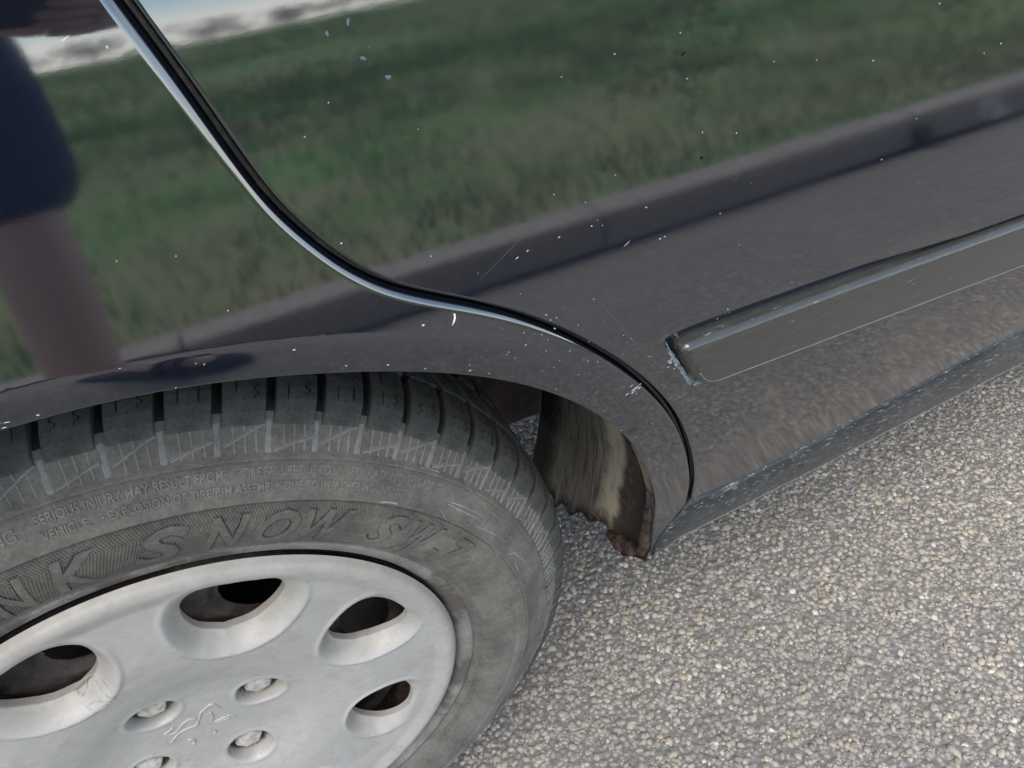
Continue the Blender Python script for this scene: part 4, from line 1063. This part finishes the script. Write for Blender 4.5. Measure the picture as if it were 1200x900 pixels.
# far trees
def tree(x, y, h, wd, label):
    r = empty('tree', (x, y, 1.0)); mb = MB()
    mb.tube([(0, 0, -.5), (.1, 0, h * .3), (.0, .1, h * .62)], [h * .035, h * .026, h * .012], 8); 
    for k in range(5):
        q = rng.uniform(0, 6.28); mb.tube([(.05, 0, h * .3), (wd * .25 * math.cos(q), wd * .25 * math.sin(q), h * .55), (wd * .4 * math.cos(q), wd * .4 * math.sin(q), h * .72)], [h * .015, h * .01, h * .004], 5)
    mb.build('trunk', 'bark', r, True)
    n = 900; c = rng.normal(size=(26, 3)) * [wd * .26, wd * .26, h * .20] + [0, 0, h * .48]; c[:, 2] = np.clip(c[:, 2], h * .14, h * .9)
    P = c[rng.integers(0, 26, n)] + rng.normal(size=(n, 3)) * [wd * .10, wd * .10, h * .08]
    s = h * .055 * rng.uniform(.6, 1.4, (n, 1)); d1 = rng.normal(size=(n, 3)); d1 /= np.linalg.norm(d1, axis=1)[:, None]; d2 = np.cross(d1, rng.normal(size=(n, 3))); d2 /= np.linalg.norm(d2, axis=1)[:, None]
    V = np.stack([P - d1 * s, P + d2 * s * .6, P + d1 * s, P - d2 * s * .6], 1).reshape(-1, 3)
    fast_tris('crown', V, np.arange(n * 4).reshape(n, 4), 'leaf', r)
    tag(r, label, 'tree', 'trees along the far edge of the meadow')
for k in range(22):
    x = -60 + k * 9.5 + rng.uniform(-2.5, 2.5); y = -95 - rng.uniform(0, 16)
    tree(x, y, rng.uniform(2.0, 4.0), rng.uniform(7, 11), 'dark green bushy tree on the horizon beyond the meadow')

# ------------------------------------------------------------------ the person taking the picture (seen mirrored in the paint)
person = tag(empty('person', (-.2, -.98, 0)), 'person in navy shorts and red top, bare legged, holding a phone beside the car', 'person')
def skin(name, V, E, R_, mat, root=0, sub=2, parent=person):
    me = bpy.data.meshes.new(name); me.from_pydata([tuple(np.array(v) - np.array((-.2, -.98, 0))) for v in V], E, []); me.update()
    o = bpy.data.objects.new(name, me); COL.objects.link(o); o.parent = parent
    md = o.modifiers.new('Skin', 'SKIN'); md.use_smooth_shade = True
    sv = me.skin_vertices[0].data
    for i, r in enumerate(R_):
        sv[i].radius = (r, r) if isinstance(r, (int, float)) else r
        sv[i].use_root = (i == root)
    s = o.modifiers.new('Subsurf', 'SUBSURF'); s.levels = sub; s.render_levels = sub
    me.materials.append(MAT[mat]); return o
hipR, hipL = (-.118, -1.02, .86), (-.295, -1.02, .86)
BV = [(-.200, -1.02, .90), (-.205, -.99, 1.06), (-.215, -.93, 1.22), (-.220, -.88, 1.33), (-.222, -.83, 1.42), (-.222, -.80, 1.47),
      hipR, (-.082, -.905, .54), (-.100, -.95, .34), (-.110, -.965, .09), (-.055, -.895, .035), (.030, -.845, .024),
      hipL, (-.355, -.90, .53), (-.365, -.965, .30), (-.37, -.985, .09), (-.385, -.905, .035), (-.395, -.82, .025),
      (-.07, -.86, 1.31), (-.045, -.74, 1.00), (.035, -.50, .835), (.075, -.44, .805),
      (-.385, -.86, 1.31), (-.36, -.70, 1.02), (-.10, -.51, .835), (-.01, -.46, .805)]
BE = [(0, 1), (1, 2), (2, 3), (3, 4), (4, 5), (0, 6), (6, 7), (7, 8), (8, 9), (9, 10), (10, 11), (0, 12), (12, 13), (13, 14), (14, 15), (15, 16), (16, 17), (3, 18), (18, 19), (19, 20), (20, 21), (3, 22), (22, 23), (23, 24), (24, 25)]
BR = [.145, .125, .145, .125, .062, .055, .088, .057, .057, .036, .036, .026, .088, .056, .052, .036, .036, .026, .058, .042, .027, .025, .058, .042, .027, .025]
skin('body', BV, BE, BR, 'skin')
# clothes
skin('shorts', [(-.200, -1.005, .98), (-.200, -1.01, .88), (-.110, -.99, .80), (-.088, -.93, .64), (-.085, -.915, .55), (-.310, -1.01, .80), (-.355, -.93, .62), (-.358, -.915, .55)],
     [(0, 1), (1, 2), (2, 3), (3, 4), (1, 5), (5, 6), (6, 7)], [.155, .160, .118, .100, .096, .112, .098, .096], 'navy_cloth', 1)
skin('shirt', [(-.200, -.995, .775), (-.205, -.985, 1.0), (-.215, -.93, 1.22), (-.22, -.88, 1.36), (-.07, -.855, 1.31), (-.045, -.76, 1.16), (-.39, -.855, 1.31), (-.37, -.75, 1.16)],
     [(0, 1), (1, 2), (2, 3), (3, 4), (4, 5), (3, 6), (6, 7)], [.178, .165, .17, .12, .078, .066, .078, .066], 'red_cloth', 1)
# head
def blob(name, c, r, mat, parent, shape=None, n=28, k=20):
    V = []; F = []
    for i in range(n):
        for j in range(k + 1):
            a = 2 * math.pi * i / n; t = math.pi * j / k
            q = np.array([math.sin(t) * math.cos(a), math.sin(t) * math.sin(a), math.cos(t)])
            q = shape(q) if shape else q
            V.append(np.array(c) + q * r - np.array((-.2, -.98, 0)))
    return mesh(name, V, [tuple(f) for f in grid_faces(n, k + 1, True)], mat, parent, True)
def headshape(q):
    x, y, z = q
    f = 1 - .22 * max(0, -z) * (1 if y < .2 else .6)
    x *= .80 * f; y *= 1.0 * (1 - .1 * max(0, -z)); 
    y += .13 * math.exp(-((x / .14) ** 2 + ((z + .08) / .20) ** 2)) * (1 if q[1] > .5 else 0)      # nose
    y -= .06 * (math.exp(-(((abs(x) - .32) / .13) ** 2 + ((z - .1) / .12) ** 2))) * (1 if q[1] > .3 else 0)
    y += .05 * math.exp(-((x / .25) ** 2 + ((z + .45) / .07) ** 2)) * (1 if q[1] > .3 else 0) + .05 * math.exp(-((x / .3) ** 2 + ((z + .85) / .15) ** 2))
    return np.array([x, y, z * 1.12])
HC = (-.215, -.735, 1.575)
head = blob('head', HC, .105, 'skin', person, headshape, 48, 40)
blob('hair', (HC[0], HC[1] - .018, HC[2] + .022), .113, 'hair', head, lambda q: np.array([q[0] * .84, q[1] * (.98 if q[1] < 0 else .62), max(q[2], -.45 if q[1] < 0 else .25) * 1.1]))
for s in (-1, 1):
    blob('eye', (HC[0] + s * .033, HC[1] + .083, HC[2] + .012), .013, 'eye', head)
    blob('ear', (HC[0] + s * .085, HC[1] - .005, HC[2] - .005), .032, 'skin', head, lambda q: q * [.3, .6, 1.])
blob('mouth', (HC[0], HC[1] + .098, HC[2] - .052), .022, 'lip', head, lambda q: q * [1., .25, .28])
# sandals
for s, x, ang in ((1, -.045, -1.05), (-1, -.385, .1)):
    mb = MB(); n = 24
    y0 = -.885 if s == 1 else -.895; ca_, sa_ = math.cos(ang), math.sin(ang)
    t = np.linspace(0, 2 * math.pi, n, endpoint=False); ox = .045 * np.cos(t) * (1 + .15 * np.sin(t)); oy = .135 * np.sin(t)
    V = [(x + a * ca_ - b * sa_ + .2, y0 + a * sa_ + b * ca_ + .98, z) for z in (.004, .018) for a, b in zip(ox, oy)]
    mb.add(V, [(i, (i + 1) % n, n + (i + 1) % n, n + i) for i in range(n)] + [tuple(range(n - 1, -1, -1)), tuple(range(n, 2 * n))])
    for yy_ in (.02, -.01): mb.tube([(x + .2 + .043 * math.cos(q) * ca_ - (yy_ + .03) * sa_, y0 + .98 + .043 * math.cos(q) * sa_ + (yy_ + .03) * ca_, .016 + .058 * math.sin(q)) for q in np.linspace(0, math.pi, 12)], .009, 6)
    mb.build('sandal', 'sandal', person, True)
# phone held just behind the lens, and the hands on it
Dv = RW[2]; Xv = RW[0]; Uv = -RW[1]
ph_c = CAM - Dv * .010 - Xv * .055 - Uv * .022
phone = empty('phone', tuple(ph_c)); mb = MB()
def loc(u, v, d): return Xv * u + Uv * v + Dv * d
q = round_poly([(-.074, -.0355), (.074, -.0355), (.074, .0355), (-.074, .0355)], .009, 5)
V = [loc(a, b, d) for d in (-.004, .004) for a, b in q]; n = len(q)
mb.add(V, [(i, (i + 1) % n, n + (i + 1) % n, n + i) for i in range(n)] + [tuple(range(n - 1, -1, -1)), tuple(range(n, 2 * n))])
mb.build('case', 'phone', phone)
mb = MB(); 
for du, dv in ((.055, .004), (.055, .022)):
    mb.tube([loc(du, dv - .004, .0038), loc(du, dv - .004, .0052)], .006, 14)
mb.build('lens_ring', 'phone', phone)
tag(phone, 'black phone held up level with the car door by the person in navy shorts', 'phone')
def hand(wrist, pu, pv, side):
    """pu, pv: where the palm meets the phone edge; fingers wrap behind, thumb on the screen side"""
    w0 = np.array(wrist); V = [w0]; E = []; R_ = [(.020, .028)]
    palm = ph_c + loc(pu, pv, -.012); V.append((w0 + palm) / 2); E.append((0, 1)); R_.append((.018, .032)); V.append(palm); E.append((1, 2)); R_.append((.014, .030))
    for k, (off, ln) in enumerate(((.026, .9), (.009, 1.), (-.008, .95), (-.024, .75))):
        b = len(V); base = palm + loc(side * .0, 0, .0) + Uv * off * .9
        V += [base + loc(-side * .012, 0, .012), base + loc(-side * .03 * ln, .002, .019), base + loc(-side * .050 * ln, .004, .015)]
        E += [(2, b), (b, b + 1), (b + 1, b + 2)]; R_ += [.0088, .0082, .0070]
    b = len(V); V += [palm + loc(side * .004, -.018, -.014), palm + loc(-side * .018, .0, -.016), palm + loc(-side * .036, .012, -.012)]
    E += [(1, b), (b, b + 1), (b + 1, b + 2)]; R_ += [.0115, .0095, .0080]
    skin('hand', V, E, R_, 'skin', 0, 2)
hand((.075, -.44, .805), .070, -.030, 1)
hand((-.01, -.46, .805), -.078, -.020, -1)
